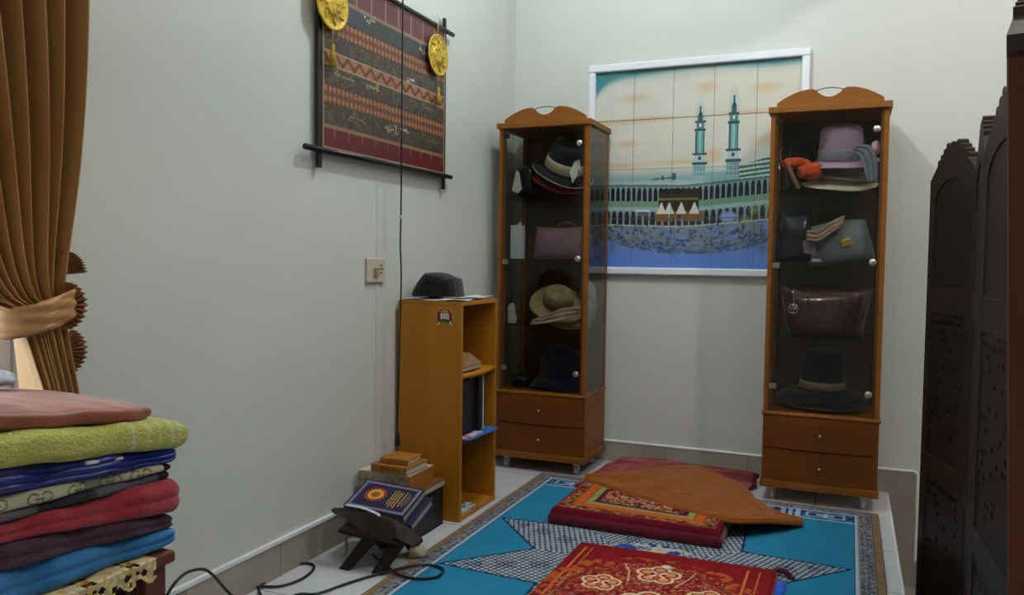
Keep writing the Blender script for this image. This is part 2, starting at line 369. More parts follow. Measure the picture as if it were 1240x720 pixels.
    # minarets
    for x, tip, base in ((.535, .800, .44), (.695, .842, .44)):
        P.ell(x*MW, (tip-.07)*MH, .035*MW, .13*MH, (130, 170, 172), .7, .9)
        H = tip-base
        for y0_, y1_, wd, c in ((0, .20, .030, (142, 178, 184)), (.20, .24, .037, (60, 84, 92)), (.24, .36, .026, (170, 192, 194)), (.33, .36, .036, (64, 84, 94)), (.36, .66, .019, (100, 150, 152)), (.66, .69, .028, (54, 76, 84)), (.69, .77, .019, (84, 124, 128)), (.77, .80, .026, (58, 80, 88)), (.80, .88, .012, (64, 96, 102)), (.88, 1.0, .004, (34, 66, 74))):
            hw = wd*MW; P.rect(x*MW-hw, (base+H*y0_)*MH, x*MW+hw, (base+H*y1_)*MH, c)
        P.put((np.abs(u-x) < .006) & (v > base+.36*H) & (v < base+.66*H), (140, 186, 184)); P.ell(x*MW, (base+.29*H)*MH, .007, .010, (46, 60, 74)); P.ell(x*MW, (base+.74*H)*MH, .005, .010, (220, 226, 224)); P.ell(x*MW, (base+.89*H)*MH, .008, .012, (40, 74, 82))
        P.put((np.abs(np.abs(u-x)-.019) < .003) & (v > base+.36*H) & (v < base+.66*H), (44, 84, 92)); P.put((np.abs(u-x) < .028) & (v > base+.02*H) & (v < base+.19*H) & (np.sin(u*500) > .3) & (np.sin(v*260) > -.2), (84, 118, 126))
    # tile joints
    for k in range(1, 5): P.put(np.abs(U-k*MW/5) < .0020, (96, 76, 54), .8)
    for k in range(1, 4): P.put(np.abs(V-k*MH/4) < .0020, (104, 84, 58), .8)
    return P.c
tm = paintmat('glazed_picture_tiles', 0.22, spec=0.5)
nu, nv, U, V = uvgrid(MW, MH, 0.0026)
mural = thing('tile_mural', 'white framed glazed tile picture of a mosque courtyard with two minarets', 'mural', (mx0, YB, mz0))
painted('picture_tiles', plane_pos(U, V, (0, -0.006, 0), (1, 0, 0), (0, 0, 1)), nu, nv, tm, mural_paint(U, V), mural)
b = B(); fwd = 0.034; th = 0.030; o_ = 0.036
b.box((-o_, -th, -o_), (MW+o_, -0.0, 0)).box((-o_, -th, MH), (MW+o_, -0.0, MH+o_)).box((-o_, -th, 0), (0, -0.0, MH)).box((MW, -th, 0), (MW+o_, -0.0, MH))
b.build('mural_frame', frame_m, mural, bevel=0.006)
B().box((0, -0.005, 0), (MW, 0, MH)).build('tile_backing', trim_m, mural)

# ---------------------------------------------------------------- glass cabinets
def cabinet(label, x0, yF, dark_right=False, wd=0.460):
    dp, H, zb = 0.330, 1.692, 0.062
    t = thing('display_cabinet', label, 'cabinet', (x0, yF, 0), 'glass display cabinets')
    s_ = 0.030; hi_ = H-0.026
    b = B()                                                   # carcass: posts, floor, top, lower box
    b.box((0, 0.002, 0.39), (s_, 0.024, hi_)).box((wd-s_, 0.002, 0.39), (wd, 0.024, hi_))
    b.box((0, dp-0.024, 0.39), (0.022, dp, hi_)).box((wd-0.022, dp-0.024, 0.39), (wd, dp, hi_))
    b.box((0, 0.003, zb+0.03), (0.016, dp, 0.375)).box((wd-0.016, 0.003, zb+0.03), (wd, dp, 0.375)).box((0.016, dp-0.012, zb+0.03), (wd-0.016, dp, 0.375))
    b.build('carcass', wood, t, bevel=0.0015)
    B().box((-0.006, -0.010, 0.375), (wd+0.006, dp, 0.391)).build('ledge', wood, t, bevel=0.005)
    B().box((-0.006, -0.012, zb), (wd+0.006, dp, zb+0.032)).build('plinth', wood, t, bevel=0.002)
    B().box((-0.010, -0.012, hi_), (wd+0.010, dp, H)).build('top_board', wood, t, bevel=0.002)
    B().box((s_*0.75, dp-0.006, 0.391), (wd-s_*0.75, dp-0.001, hi_)).build('back_panel', woodin, t)
    # crest with handle cut-out
    c0, c1 = 0.022, wd-0.022; mid = wd/2; pts = []
    def cr_(x): return H+0.020+0.050*math.sin(PI/2*min(1, max(0, (x-c0)/(mid-0.075-c0))))
    n = 12
    L_ = [(c0, H)]+[(c0+(mid-0.07-c0)*i/n, H+0.018+0.052*math.sin(PI/2*i/n)**0.9) for i in range(n+1)]
    notch = [(mid-0.066+0.004*i, H+0.070-0.003*i) for i in range(2)]+[(mid-0.052+0.104*i/10, H+0.064-0.030*math.sin(PI*i/10)**0.7) for i in range(11)]
    R_ = [(wd-x, z) for x, z in L_[::-1]]
    allp = L_+notch+[(wd-x, z) for x, z in notch[:2][::-1]]+R_
    B().prism([(x, 0.010, z) for x, z in allp], (0, 0.018, 0)).build('crest_board', wood, t, bevel=0.002)
    B().tube([(mid-0.056+0.112*i/8, 0.022, H+0.063+0.010*math.sin(PI*i/8)) for i in range(9)], 0.002, 6).build('crest_wire', mat('dark_wire_'+str(len(MATS)), (60, 66, 66), 0.4, 0.6), t)
    # glass
    B().box((0.001, 0.0245, 0.392), (0.005, dp-0.0245, hi_)).build('side_glass', cab_glass, t)
    B().box((wd-0.005, 0.0245, 0.392), (wd-0.001, dp-0.0245, hi_)).build('side_glass', cab_glass, t)
    d = B().box((s_-0.012, -0.004, 0.396), (wd-s_+0.010, 0.001, hi_-0.004)).build('glass_door', cab_glass, t)
    for z in (0.492, 1.038, 1.580):
        B().lathe([(0.0145, 0), (0.0145, 0.006), (0.012, 0.009), (0.0001, 0.0095)], (wd-s_-0.016, -0.004, z), 20, 'y').build('round_knob', chrome, d)
    for z in (0.50, 1.02, 1.63):
        B().box((s_-0.010, 0.0015, z-0.012), (s_+0.022, 0.010, z+0.012)).build('door_hinge', blackm if z > 1.5 else chrome, d, bevel=0.002)
    for z in (0.715, 1.035, 1.345):
        B().box((0.0055, 0.03, z-0.006), (wd-0.0055, dp-0.025, z)).build('glass_shelf', shelf_glass, t)
    # bowed drawers
    for z0, z1 in ((zb+0.034, 0.232), (0.236, 0.373)):
        pts = [(0.001+(wd-0.002)*i/14, -0.002-0.014*math.sin(PI*i/14)*(1 if z1 > .3 else .55), z0) for i in range(15)]
        dr = B().prism(pts+[(wd-0.001, 0.0025, z0), (0.001, 0.0025, z0)], (0, 0, z1-z0)).build('drawer', woodh, t, bevel=0.001)
        B().lathe([(0.003, 0), (0.003, 0.010), (0.006, 0.014), (0.006, 0.018), (0.0001, 0.021)], (wd/2+0.004, -0.012, (z0+z1)/2), 14, 'y').build('drawer_knob', chrome, dr)
    for x in (0.045, wd-0.05):
        for y in (0.040, dp-0.05):
            c = B().box((x-0.014, y-0.016, 0.046), (x+0.014, y+0.016, zb)).box((x-0.012, y-0.008, 0.020), (x-0.009, y+0.014, 0.047)).box((x+0.009, y-0.008, 0.020), (x+0.012, y+0.014, 0.047)).build('caster', castm, t, bevel=0.002)
            B().lathe([(0.008, -0.008), (0.021, -0.008), (0.022, 0), (0.021, 0.008), (0.008, 0.008)], (x, y+0.002, 0.022), 20, 'x').build('wheel', castm, c)
    return t
LX, LY = -1.597, 3.598
RX, RY = -0.330, 3.600
cabinet('narrow glass cabinet standing in the left corner beside the bookshelf', LX, LY)
cabinet('narrow glass cabinet in front of the right end of the tile mural, by the step', RX, RY)

# ---------------------------------------------------------------- cloth helpers & hats
def fab(name, c1, c2=None, sc=30, bump=0.05, rough=0.9, sheen=0.2):
    return mat(name, c1, rough, col2=c2 or tuple(min(255, int(v*1.12)+4) for v in c1), scale=(sc,)*3, bump=bump, bscale=sc*6, sheen=sheen, spec=0.25)
def place(c, tx=0, ty=0, tz=0):
    return Matrix.Translation(Vector(c)) @ Matrix.Rotation(tz, 4, 'Z') @ Matrix.Rotation(tx, 4, 'X') @ Matrix.Rotation(ty, 4, 'Y')
def hat(label, c, R, cr_, ch, m, band=None, dome=False, tilt=(0, 0, 0), droop=0.01, wave=0.006, bowm=None, cat='hat', piping=None, group='hats inside the glass cabinets', dent=0.012, wavek=3, curl=0.0, studs=None, fold=0):
    """wide brim hat: brim at z 0, crown up"""
    t = thing('wide_brim_hat' if R > .12 else 'small_hat', label, cat, c, group); t.rotation_euler = Matrix.Rotation(0, 3, 'Z').to_euler()
    t.rotation_euler = (tilt[0], tilt[1], tilt[2]); t.scale = (1, min(1.0, .132/(R*.94)), 1)
    def wob(r, h, th, j):
        f = max(0, (r-cr_*1.05)/(R-cr_)); ell = 1+0.10*math.cos(2*th)
        return r*(1+0.06*math.cos(2*th)), h+wave*f*math.sin(wavek*th+1)-droop*f*f+curl*f*f*abs(math.sin(th))
    prof = [(0.0001, ch-dent), (cr_*.35, ch-dent*.7), (cr_*.62, ch), (cr_*.80, ch-0.006), (cr_*.92, ch*.86), (cr_*.97, ch*.5), (cr_*1.0, 0.02), (cr_*1.04, 0.006)]
    if dome: prof = [(max(.0001, cr_*math.sin(a)), ch*.35+ch*.65*math.cos(a)) for a in [PI/2*i/9 for i in range(10)]]+[(cr_*1.02, ch*.12), (cr_*1.05, .006)]
    prof += [(cr_*1.04+(R-cr_*1.04)*k/6, 0.002) for k in range(1, 7)]
    prof += [(R+0.001, -0.001), (R-0.003, -0.003)]+[(cr_*1.04+(R-cr_*1.04)*k/6, -0.002) for k in range(5, 0, -1)]+[(cr_*.99, -0.001)]
    B().lathe(prof, n=48, wob=wob).build('hat_body', m, t)
    if band:
        B().lathe([(cr_*1.0+0.001, 0.008), (cr_*1.03+0.002, 0.010), (cr_*1.0+0.003, 0.030), (cr_*.99+0.002, 0.042), (cr_*.97, 0.043)], n=40, wob=lambda r, h, th, j: (r*(1+0.06*math.cos(2*th)), h)).build('hat_band', band, t)
    if piping:
        B().tube([((R+.001)*(1+.06*math.cos(2*a))*math.cos(a), (R+.001)*(1+.06*math.cos(2*a))*math.sin(a), wave*math.sin(wavek*a+1)-droop+curl*abs(math.sin(a))) for a in [2*PI*i/60 for i in range(60)]], 0.0022, 6, True).build('brim_piping', piping, t)
    if studs:
        for i in range(9):
            a = 2*PI*i/9-1.9; B().lathe([(0.0035, 0), (0.003, 0.002), (0.0001, 0.004)], n=8, M=place((cr_*1.04*(1+.06*math.cos(2*a))*math.cos(a), cr_*1.04*(1+.06*math.cos(2*a))*math.sin(a), 0.026)) @ Matrix.Rotation(a, 4, 'Z') @ Matrix.Rotation(PI/2, 4, 'Y')).build('stud', studs, t)
    return t
def rag(name, m, ctr, pts_w, parent=None, thick=0.004, seed=0, amp=0.008):
    """pleated cloth strip: list of (centre, half-width vector)"""
    rn = random.Random(seed); G = []
    C_ = smoothpath([p for p, w_ in pts_w], 5); Wd = smoothpath([w_ for p, w_ in pts_w], 5)
    for c, wv in zip(C_, Wd):
        row = []
        nrm = Vector((0, -1, 0.2)).normalized()
        for k in range(13):
            s_ = -1+k/6; row.append(Vector(ctr)+c+wv*s_+nrm*amp*math.sin(s_*7+seed+c.length*20))
        G.append(row)
    return B().grid(G).build(name, m, parent, solid=thick)
def blob(c, r, n=20, sq=1.0, seed=0, amp=0.0, flat=0.0):
    """rounded lumpy closed form"""
    vs = []; fs = []; rn = np.random.RandomState(seed); ph = rn.rand(6)*6
    nr = n//2
    for j in range(nr+1):
        p = PI*j/nr
        for i in range(n):
            t = 2*PI*i/n
            def pw(v): return math.copysign(abs(v)**sq, v)
            x = pw(math.sin(p))*pw(math.cos(t)); y = pw(math.sin(p))*pw(math.sin(t)); z = pw(math.cos(p))
            k = 1+amp*(math.sin(3*t+ph[0]+2*p)+math.sin(5*t+ph[1]-3*p)*.6+math.sin(7*p+ph[2]+t)*.5)
            zz = z*r[2]*k
            if flat and zz < -flat: zz = -flat
            vs.append((c[0]+x*r[0]*k, c[1]+y*r[1]*k, c[2]+zz))
    for j in range(nr):
        for i in range(n): a = j*n+i; b_ = j*n+(i+1) % n; fs.append((a, b_, b_+n, a+n))
    return vs, fs
def lump(name, label, cat, c, r, m, sq=.7, seed=1, amp=.03, flat=0, group=None, rz=0, parent=None, tilt=0):
    o = B().add(*blob((0, 0, 0), r, 28, sq, seed, amp, flat), smooth=True).build(name, m, parent); o.location = c; o.rotation_euler = (0, tilt, rz)
    if not parent: tag(o, label, cat, group)
    return o
def bag(label, c, w0, w1, dp, h, m, rz=0, tilt=0, group='handbags inside the glass cabinets', handle=None, sag=0.01, clasp=None, hm=None):
    t = thing('handbag', label, 'bag', c, group, rz); t.rotation_euler = (0, tilt, rz)
    G = []; n = 32
    prof = [(0.0, .55), (0.008, .92), (0.03, 1.0), (.3*h, 1.0), (.6*h, .93), (.85*h, .7), (.97*h, .42), (h, .30), (h-.004, .22), (h-.02, .16)]
    vs = []; fs = []
    for j, (z, f) in enumerate(prof):
        ww = (w0+(w1-w0)*z/h)/2*(0.97 if j in (0,) else 1)
        for i in range(n):
            a = 2*PI*i/n; x = math.copysign(abs(math.cos(a))**.45, math.cos(a))*ww; y = math.copysign(abs(math.sin(a))**.6, math.sin(a))*dp/2*f
            y += 0.004*math.sin(x*50+z*30); zz = z-sag*(1-(x/ww)**2)*(z/h)**2
            vs.append((x, y, zz))
    for j in range(len(prof)-1):
        for i in range(n): a = j*n+i; b_ = j*n+(i+1) % n; fs.append((a, b_, b_+n, a+n))
    fs.append(tuple(range(n))[::-1]); fs.append(tuple(range((len(prof)-1)*n, len(prof)*n)))
    B().add(vs, fs, True).build('bag_body', m, t)
    if handle:
        for yy, rad, hh in handle:
            pts = [(rad*math.cos(PI*i/14), yy-(.0 if hh > 0 else .012)*math.sin(PI*i/14), h*.82+hh*math.sin(PI*i/14)) for i in range(15)]
            B().tube(pts, 0.0055, 8).build('bag_handle', hm or m, t)
    return t

navy = fab('navy_felt', (26, 30, 44), sc=40); navy2 = fab('deep_blue_felt', (16, 20, 44), sc=40)
mar = fab('maroon_felt', (110, 26, 40)); cream = fab('cream_ribbon', (196, 186, 164), bump=.05)
white_s = fab('white_chiffon', (214, 222, 216), bump=.05); tanm = fab('tan_straw', (182, 160, 122), (158, 136, 100), 90, .4)
purple = mat('plum_leather', (140, 104, 124), .45, col2=(126, 92, 110), scale=(20,)*3, bump=.03, bscale=60)
lilac = fab('lilac_straw', (206, 178, 214), (196, 166, 204), 60); lace = fab('pale_blue_lace', (150, 160, 184), (176, 184, 206), 90, .6)
creamh = fab('cream_hat_cloth', (214, 204, 184)); beige = fab('beige_scarf', (176, 150, 136)); orangec = fab('orange_cloth', (214, 78, 34))
greyl = mat('slate_grey_leather', (130, 138, 148), .5, col2=(114, 122, 132), scale=(20,)*3, bump=.03, bscale=60)
blackl = mat('black_leather', (22, 23, 28), .35, bump=.03, bscale=60); patent = mat('maroon_patent_leather', (78, 24, 34), .15, col2=(64, 20, 28), scale=(15,)*3, coat=.6)
blackf = fab('black_felt', (14, 16, 21)); goldm = mat('polished_gold', (214, 170, 70), .3, 1.0); silver = mat('polished_silver', (214, 216, 222), .2, 1.0)
greyf = fab('grey_lace_cloth', (150, 148, 150), (110, 108, 110), 90, .5)
R_ = math.radians
# --- left cabinet contents
cxl = LX+0.23; sh = [0.392, 0.7155, 1.0355, 1.3455]; ymid = LY+0.17
h1 = hat('maroon wide hat tilted under the navy hat, top shelf of the left cabinet', (cxl+.030, ymid-.005, sh[3]+.088), .135, .070, .07, mar, tilt=(R_(26), R_(20), 0), droop=.012, wave=.003)
h2_ = hat('navy wide hat with cream band, tilted on the top shelf of the left cabinet', (cxl+.052, ymid-.02, sh[3]+.128), .146, .090, .135, navy, band=cream, tilt=(R_(26), R_(24), 0), droop=.012, wave=.004, piping=cream)
for f_ in h2_.children:
    if f_.name.startswith('hat_band'): f_.scale = (1.01, 1.01, 1.5)
sc_ = B().prism([(0, 0, 0), (-.022, 0, -.045), (-.006, 0, -.098), (.020, 0, -.058), (.018, 0, -.018)], (0, .004, 0)).prism([(-.004, .004, .004), (.026, .004, .014), (.034, .004, -.05), (.014, .004, -.02)], (0, .003, 0)).build('hat_scarf_tie', white_s, None, bevel=.001)
sc_.location = (LX+.372, LY+.040, sh[3]+.150); tag(sc_, 'white pointed scarf end hanging from the navy hat behind the left cabinet door', 'scarf')
lump('folded_black_bag', 'soft black bag at the left of the top shelf, left cabinet', 'bag', (LX+.078, ymid+.02, sh[3]+.078), (.066, .075, .078), blackl, .6, 3, .03)
lump('gauze_flower', 'small grey gauze flower ornament above the navy hat in the left cabinet', 'ornament', (cxl+.01, ymid+.05, sh[3]+.282), (.022, .02, .026), greyf, .9, 5, .12)
def papertag(label, c, pts, m=paper, name='paper_tag', group='white paper tags in the left cabinet'):
    o = B().prism([(x, 0, z) for x, z in pts], (0, .0015, 0)).build(name, m); o.location = c; tag(o, label, 'tag', group); return o
papertag('white pointed paper tag on the black bag, top shelf of the left cabinet', (LX+.082, LY+.035, sh[3]+.010), [(-.028, .015), (-.004, .115), (.010, .10), (.026, .022), (.006, 0)])
papertag('white folded packet with a round print, third shelf down of the left cabinet', (LX+.062, LY+.042, sh[1]+.002), [(-.022, .0), (-.024, .085), (.000, .102), (.012, .09), (.016, .045), (.026, .03), (.018, .0)])
bx = thing('small_box', 'white upright card box on the second shelf of the left cabinet', 'box', (LX+.078, LY+.062, sh[2]))
B().box((-.030, -.022, 0), (.030, .022, .165)).build('box_body', mat('pale_card', (206, 214, 228), .6), bx, bevel=.002)
B().prism([(.004, -.022, .165), (.030, -.022, .165), (.024, -.022, .184)], (0, .002, 0)).build('box_flap', paper, bx)
bag('plum leather handbag with curved handle on the second shelf of the left cabinet', (cxl+.050, ymid, sh[2]), .30, .27, .15, .165, purple, handle=[(-.045, .062, -.055), (.045, .062, .05)])
hat('second tan hat lying under the wide straw hat in the left cabinet', (cxl+.055, ymid-.02, sh[1]+.025), .125, .06, .05, fab('brown_straw', (140, 110, 76), sc=80), tilt=(R_(8), R_(8), 0), droop=.015)
h3 = hat('tan straw hat with broad sloping brim, third shelf down of the left cabinet', (cxl+.035, ymid-.02, sh[1]+.100), .138, .070, .085, tanm, band=fab('brown_ribbon', (124, 88, 70), bump=.05), tilt=(R_(38), R_(16), 0), droop=.006, wave=.004)
rag('striped_pink_scarf', beige, (LX, LY, sh[1]), [(Vector((.17, .03, .012)), Vector((.0, .02, .012))), (Vector((.25, .025, .03)), Vector((0, .02, .02))), (Vector((.33, .025, .058)), Vector((0, .02, .026))), (Vector((.41, .04, .075)), Vector((0, .02, .02)))], seed=2)
tag(bpy.data.objects['striped_pink_scarf'], 'dusty pink scarf trailing below the tan straw hat in the left cabinet', 'scarf')
lump('wrapped_bundle', 'pale plastic wrapped bundle at the right rear of the left cabinet, beside the tan hat', 'bundle', (LX+.395, LY+.235, sh[1]+.105), (.038, .052, .104), mat('cloudy_plastic_wrap', (206, 206, 206), .3, col2=(150, 152, 156), scale=(30,)*3, bump=.3, bscale=60), .8, 7, .05)
hat('dark blue hat with a row of silver studs, lowest compartment of the left cabinet', (cxl+.055, ymid-.01, sh[0]+.055), .160, .100, .170, navy2, dome=True, tilt=(R_(6), 0, 0), droop=.045, wave=.012, studs=silver, dent=.004)
lump('dark_pouch', 'dark pouch with a bright zip pull at the lower left of the left cabinet', 'pouch', (LX+.082, ymid-.03, sh[0]+.034), (.055, .07, .034), blackl, .7, 8, .04)
# --- right cabinet contents
cxr = RX+.23; ym = RY+.17
hat('grey beige hat under the lilac hat in the right cabinet', (cxr+.060, ym+.01, sh[3]+.078), .128, .07, .05, fab('taupe_felt', (140, 128, 112)), tilt=(R_(14), R_(4), 0), droop=.012)
hat('cream wide brim hat lying at the bottom of the top shelf, right cabinet', (cxr+.046, ym-.01, sh[3]+.040), .146, .06, .035, creamh, tilt=(R_(19), R_(3), 0), droop=.006, wave=.003)
hl = hat('lilac wide brim hat with a pale blue lace band, top of the right cabinet', (cxr+.052, ym-.01, sh[3]+.132), .142, .086, .150, lilac, band=lace, tilt=(R_(17), R_(-2), 0), droop=.012, wave=.004, dent=.004)
for f_ in hl.children:
    if f_.name.startswith('hat_band'): f_.scale = (1.01, 1.01, 1.35)
rag('blue_lace_ribbon', lace, (RX, RY, sh[3]), [(Vector((.33, .045, .165)), Vector((.010, 0, .012))), (Vector((.375, .03, .150)), Vector((.022, 0, .018))), (Vector((.395, .03, .09)), Vector((.028, 0, .0))), (Vector((.405, .03, .02)), Vector((.016, 0, .0)))], seed=1)
tag(bpy.data.objects['blue_lace_ribbon'], 'pale blue lace ribbon hanging at the right of the lilac hat', 'ribbon')
lump('pink_cloth_flower', 'small pink cloth flower beside the lilac hat at the right door edge', 'ornament', (RX+.412, RY+.05, sh[3]+.165), (.016, .02, .028), fab('pink_cloth', (226, 180, 210)), .9, 2, .08)
oc = thing('orange_scarf', 'bright orange knotted scarf at the left of the top shelf, right cabinet', 'scarf', (RX+.125, RY+.09, sh[3]+.085))
B().add(*blob((-.028, 0, .032), (.062, .05, .024), 26, .9, 3, .06), smooth=True).add(*blob((.035, -.008, -.004), (.050, .045, .034), 26, .9, 5, .10), smooth=True).build('scarf_folds', orangec, oc)
B().add(*blob((.012, -.045, -.01), (.016, .012, .020), 18, .9, 5, .10), smooth=True).build('scarf_knot', orangec, oc)
o = B().tube(smoothpath([(0, 0, .115), (.012, -.004, .08), (.030, -.004, .04), (.048, 0, .004)], 4), .0085, 8).build('tan_strap', fab('tan_leather_strap', (150, 106, 70), bump=.05)); o.location = (RX+.070, RY+.042, sh[3]); tag(o, 'tan leather strap leaning below the orange scarf in the right cabinet', 'strap')
lump('black_cloth_bag', 'black soft bag behind the orange scarf, right cabinet', 'bag', (RX+.115, ym+.05, sh[3]+.115), (.06, .07, .115), blackf, .7, 4, .05)
o = B().tube([(0, 0, 0), (.001, 0, .05)], .005, 8).tube(smoothpath([(0, 0, .05), (.008, 0, .07), (.004, 0, .095), (.010, 0, .12)], 4), .0022, 6).build('silver_key_chain', silver); o.location = (RX+.036, RY+.028, sh[3]+.06); tag(o, 'thin silver chain charm hanging at the left edge inside the right cabinet', 'chain')
bag('dark blue glossy handbag at the left of the second shelf, right cabinet', (RX+.098, ym-.01, sh[2]), .165, .13, .17, .235, mat('dark_blue_leather', (20, 26, 48), .25, bump=.03, bscale=60))
bag('slate grey handbag with a square gold clasp on the second shelf, right cabinet', (RX+.295, ym-.015, sh[2]), .275, .235, .17, .170, greyl, tilt=R_(-9), sag=-.012)
o = B().box((-.018, -.003, -.016), (.018, .003, .016)).build('gold_clasp', goldm, bevel=.002); o.location = (0.0+.030, -.084, .080); o.parent = [x for x in bpy.data.objects if x.get('label', '').startswith('slate grey handbag')][0]; o.rotation_euler = (R_(-8), R_(-10), 0)
rag('beige_silk_scarf', beige, (RX, RY, sh[2]), [(Vector((.155, .045, .115)), Vector((.0, .02, .020))), (Vector((.20, .035, .112)), Vector((0, .02, .022))), (Vector((.25, .05, .150)), Vector((0, .02, .025))), (Vector((.30, .08, .185)), Vector((0, .03, .02)))], seed=4, amp=.012)
tag(bpy.data.objects['beige_silk_scarf'], 'beige scarf draped over the slate grey handbag, right cabinet', 'scarf')
papertag('pale cloth label with dark letters beside the slate grey bag, right cabinet', (RX+.165, RY+.038, sh[2]+.035), [(-.028, .055), (.018, .068), (.032, -.006), (-.018, .006)], fab('pink_grey_label', (176, 166, 176), (120, 110, 122), 70), 'cloth_label', None)
papertag('white cloth corner lying below the pale label, right cabinet', (RX+.195, RY+.038, sh[2]+.003), [(-.02, .0), (-.012, .014), (.018, .010), (.024, .0)], paper, 'cloth_corner', None)
tb = bag('maroon patent tote with two looped handles, third shelf down of the right cabinet', (cxr+.004, ym, sh[1]), .300, .385, .15, .215, patent, sag=.0, handle=[(-.076, .070, -.115), (.07, .075, .03)])
ch = thing('round_charm', 'round silver charm hanging on a chain from the maroon tote', 'charm', (RX+.108, RY+.058, sh[1]+.118))
B().tube([(.020*math.cos(2*PI*i/24), 0, .020*math.sin(2*PI*i/24)) for i in range(24)], .0028, 6, True).tube([(-.018, 0, 0), (.018, 0, 0)], .002, 6).tube([(-.012, 0, .012), (-.004, 0, -.016)], .002, 6).tube([(.012, 0, .012), (.004, 0, -.016)], .002, 6).tube([(0, 0, .018), (0, 0, -.018)], .002, 6).build('charm_ring', silver, ch)
B().tube(smoothpath([(0, 0, .020), (.003, .002, .04), (-.002, .002, .06), (.004, .004, .085)], 4), .0022, 6).build('charm_chain', silver, ch)
hat('black wide brim hat with tan band, lowest compartment of the right cabinet', (cxr, ym-.01, sh[0]+.085), .178, .086, .185, blackf, band=fab('tan_band', (132, 112, 82), bump=.05), tilt=(R_(6), R_(1), 0), droop=.04, wave=.006, dent=.006)
hat('brown hat flattened under the black hat in the right cabinet', (cxr+.01, ym-.01, sh[0]+.016), .135, .06, .03, fab('brown_felt', (104, 74, 46)), droop=.004, wave=.002)

# ---------------------------------------------------------------- bookshelf
sx0, sx1, sy0, sy1, sH = XW+0.016, -1.377, 2.761, 3.100, 0.865
t = thing('bookshelf', 'open honey coloured laminate bookshelf with three compartments against the left wall', 'bookshelf', (sx0, sy0, 0))
D, Wd = sx1-sx0, sy1-sy0; k = .016
B().box((0, 0, 0), (D, k, sH-k)).build('side_panel', shelfw, t, bevel=.001)
B().box((0, Wd-k, 0), (D, Wd, sH-k)).build('side_panel', shelfw, t, bevel=.001)
B().box((0, 0, sH-k), (D, Wd, sH)).build('top_panel', shelfw, t, bevel=.001)
B().box((0, k, .01), (.006, Wd-k, sH-k)).build('back_panel', shelfw, t)
B().box((.006, k, .004), (D-.001, Wd-k, .020)).build('bottom_panel', shelfw, t)
s1 = B()
G = [[(D*0.03+(D*.97)*i/4, k+(Wd-2*k)*j/10, .572-.007*math.sin(PI*j/10)) for j in range(11)] for i in range(5)]
s1.grid(G).build('shelf_board', shelfw, t, solid=.018)
B().box((.006, k, .300), (D-.012, Wd-k, .314)).build('shelf_board', mat('blue_lined_shelf', (60, 120, 176), .5, col2=(70, 132, 186), scale=(6,)*3), t)
for x in (.03, .12, .25):
    B().lathe([(.003, 0), (.003, .001), (.0001, .0015)], (x, 0, sH-.012), 10, 'y').build('screw_cap', mat('dark_screw_'+str(len(MATS)), (70, 44, 24), .5), t)
# sticker: wreath, red flanks, white shield, green ribbon
def sticker(U, V):
    P = Paint(U, V, (170, 108, 42)); c = (.04, .04)
    r = np.hypot(U-c[0], V-c[1]); a = np.arctan2(V-c[1], U-c[0])
    P.put((r < .037) & (a > -.75) & (a < 1.25), (132, 28, 26)); P.put((r < .037) & ((a > 1.9) | (a < -2.4)), (132, 28, 26))
    P.put((r < .039) & (r > .036) & ((a > -.75) & (a < 1.25) | (a > 1.9) | (a < -2.4)), (214, 190, 160))
    P.rect(.024, .036, .056, .066, (176, 150, 130)); P.rect(.021, .030, .059, .054, (208, 204, 190)); P.line([(.026, .045), (.034, .047), (.042, .043), (.054, .046)], .0022, (60, 54, 50)); P.line([(.030, .060), (.050, .060)], .004, (180, 80, 60))
    P.line([(.012, .020), (.022, .026), (.04, .029), (.058, .026), (.068, .020)], .012, (30, 92, 44)); P.line([(.010, .010), (.016, .018)], .007, (214, 206, 190)); P.line([(.070, .012), (.064, .022)], .007, (206, 200, 186))
    keep = (np.hypot(U-.04, V-.04) < .039) & ((np.abs(U-.04) > .018) | (V > .02)) & ~((V > .068) & (np.abs(U-.04) < .012)) | ((V < .035) & (V > .006) & (np.abs(U-.04) < .036) & (V > .022-.012*np.abs(U-.04)/.03))
    return P.c, keep
nu, nv, U, V = uvgrid(.08, .08, .0012); c_, kp = sticker(U, V)
stk = painted('crest_sticker', plane_pos(U, V, (0, 0, 0), (1, 0, 0), (0, 0, 1)), nu, nv, paintmat('printed_sticker', .5), c_, None, kp)
stk.location = (-1.490, sy0-.0008, .763); tag(stk, 'small red, white and green crest sticker on the bookshelf side', 'sticker')
def book(label, c, dims, cover, rz=0, tilt=(0, 0), spine='y0', group=None, name='book', cov=.0025, cat='book', pages=None):
    """dims x,y,z lying flat; spine side covered, the other three show pages"""
    t = thing(name, label, cat, c, group, rz); t.rotation_euler = (tilt[0], tilt[1], rz)
    X, Y, Z = dims; v = .004
    b = B().box((0, 0, 0), (X, Y, cov)).box((0, 0, Z-cov), (X, Y, Z))
    if spine == 'y0': b.box((0, 0, cov), (X, cov, Z-cov)); pg = ((v, cov, cov), (X-v, Y-v, Z-cov))
    if spine == 'y1': b.box((0, Y-cov, cov), (X, Y, Z-cov)); pg = ((v, v, cov), (X-v, Y-cov, Z-cov))
    if spine == 'x1': b.box((X-cov, 0, cov), (X, Y, Z-cov)); pg = ((v, v, cov), (X-cov, Y-v, Z-cov))
    if spine == 'x0': b.box((0, 0, cov), (cov, Y, Z-cov)); pg = ((cov, v, cov), (X-v, Y-v, Z-cov))
    b.build('cover', cover, t, bevel=.0008); B().box(*pg).build('pages', pages or pagem, t)
    return t
navc = mat('navy_book_cover', (28, 28, 58), .4); blk = mat('black_book_cover', (20, 20, 26), .5); orb = mat('orange_book_cover', (164, 104, 28), .5, col2=(150, 92, 22), scale=(30,)*3); brn = mat('brown_book_cover', (120, 68, 38), .5)
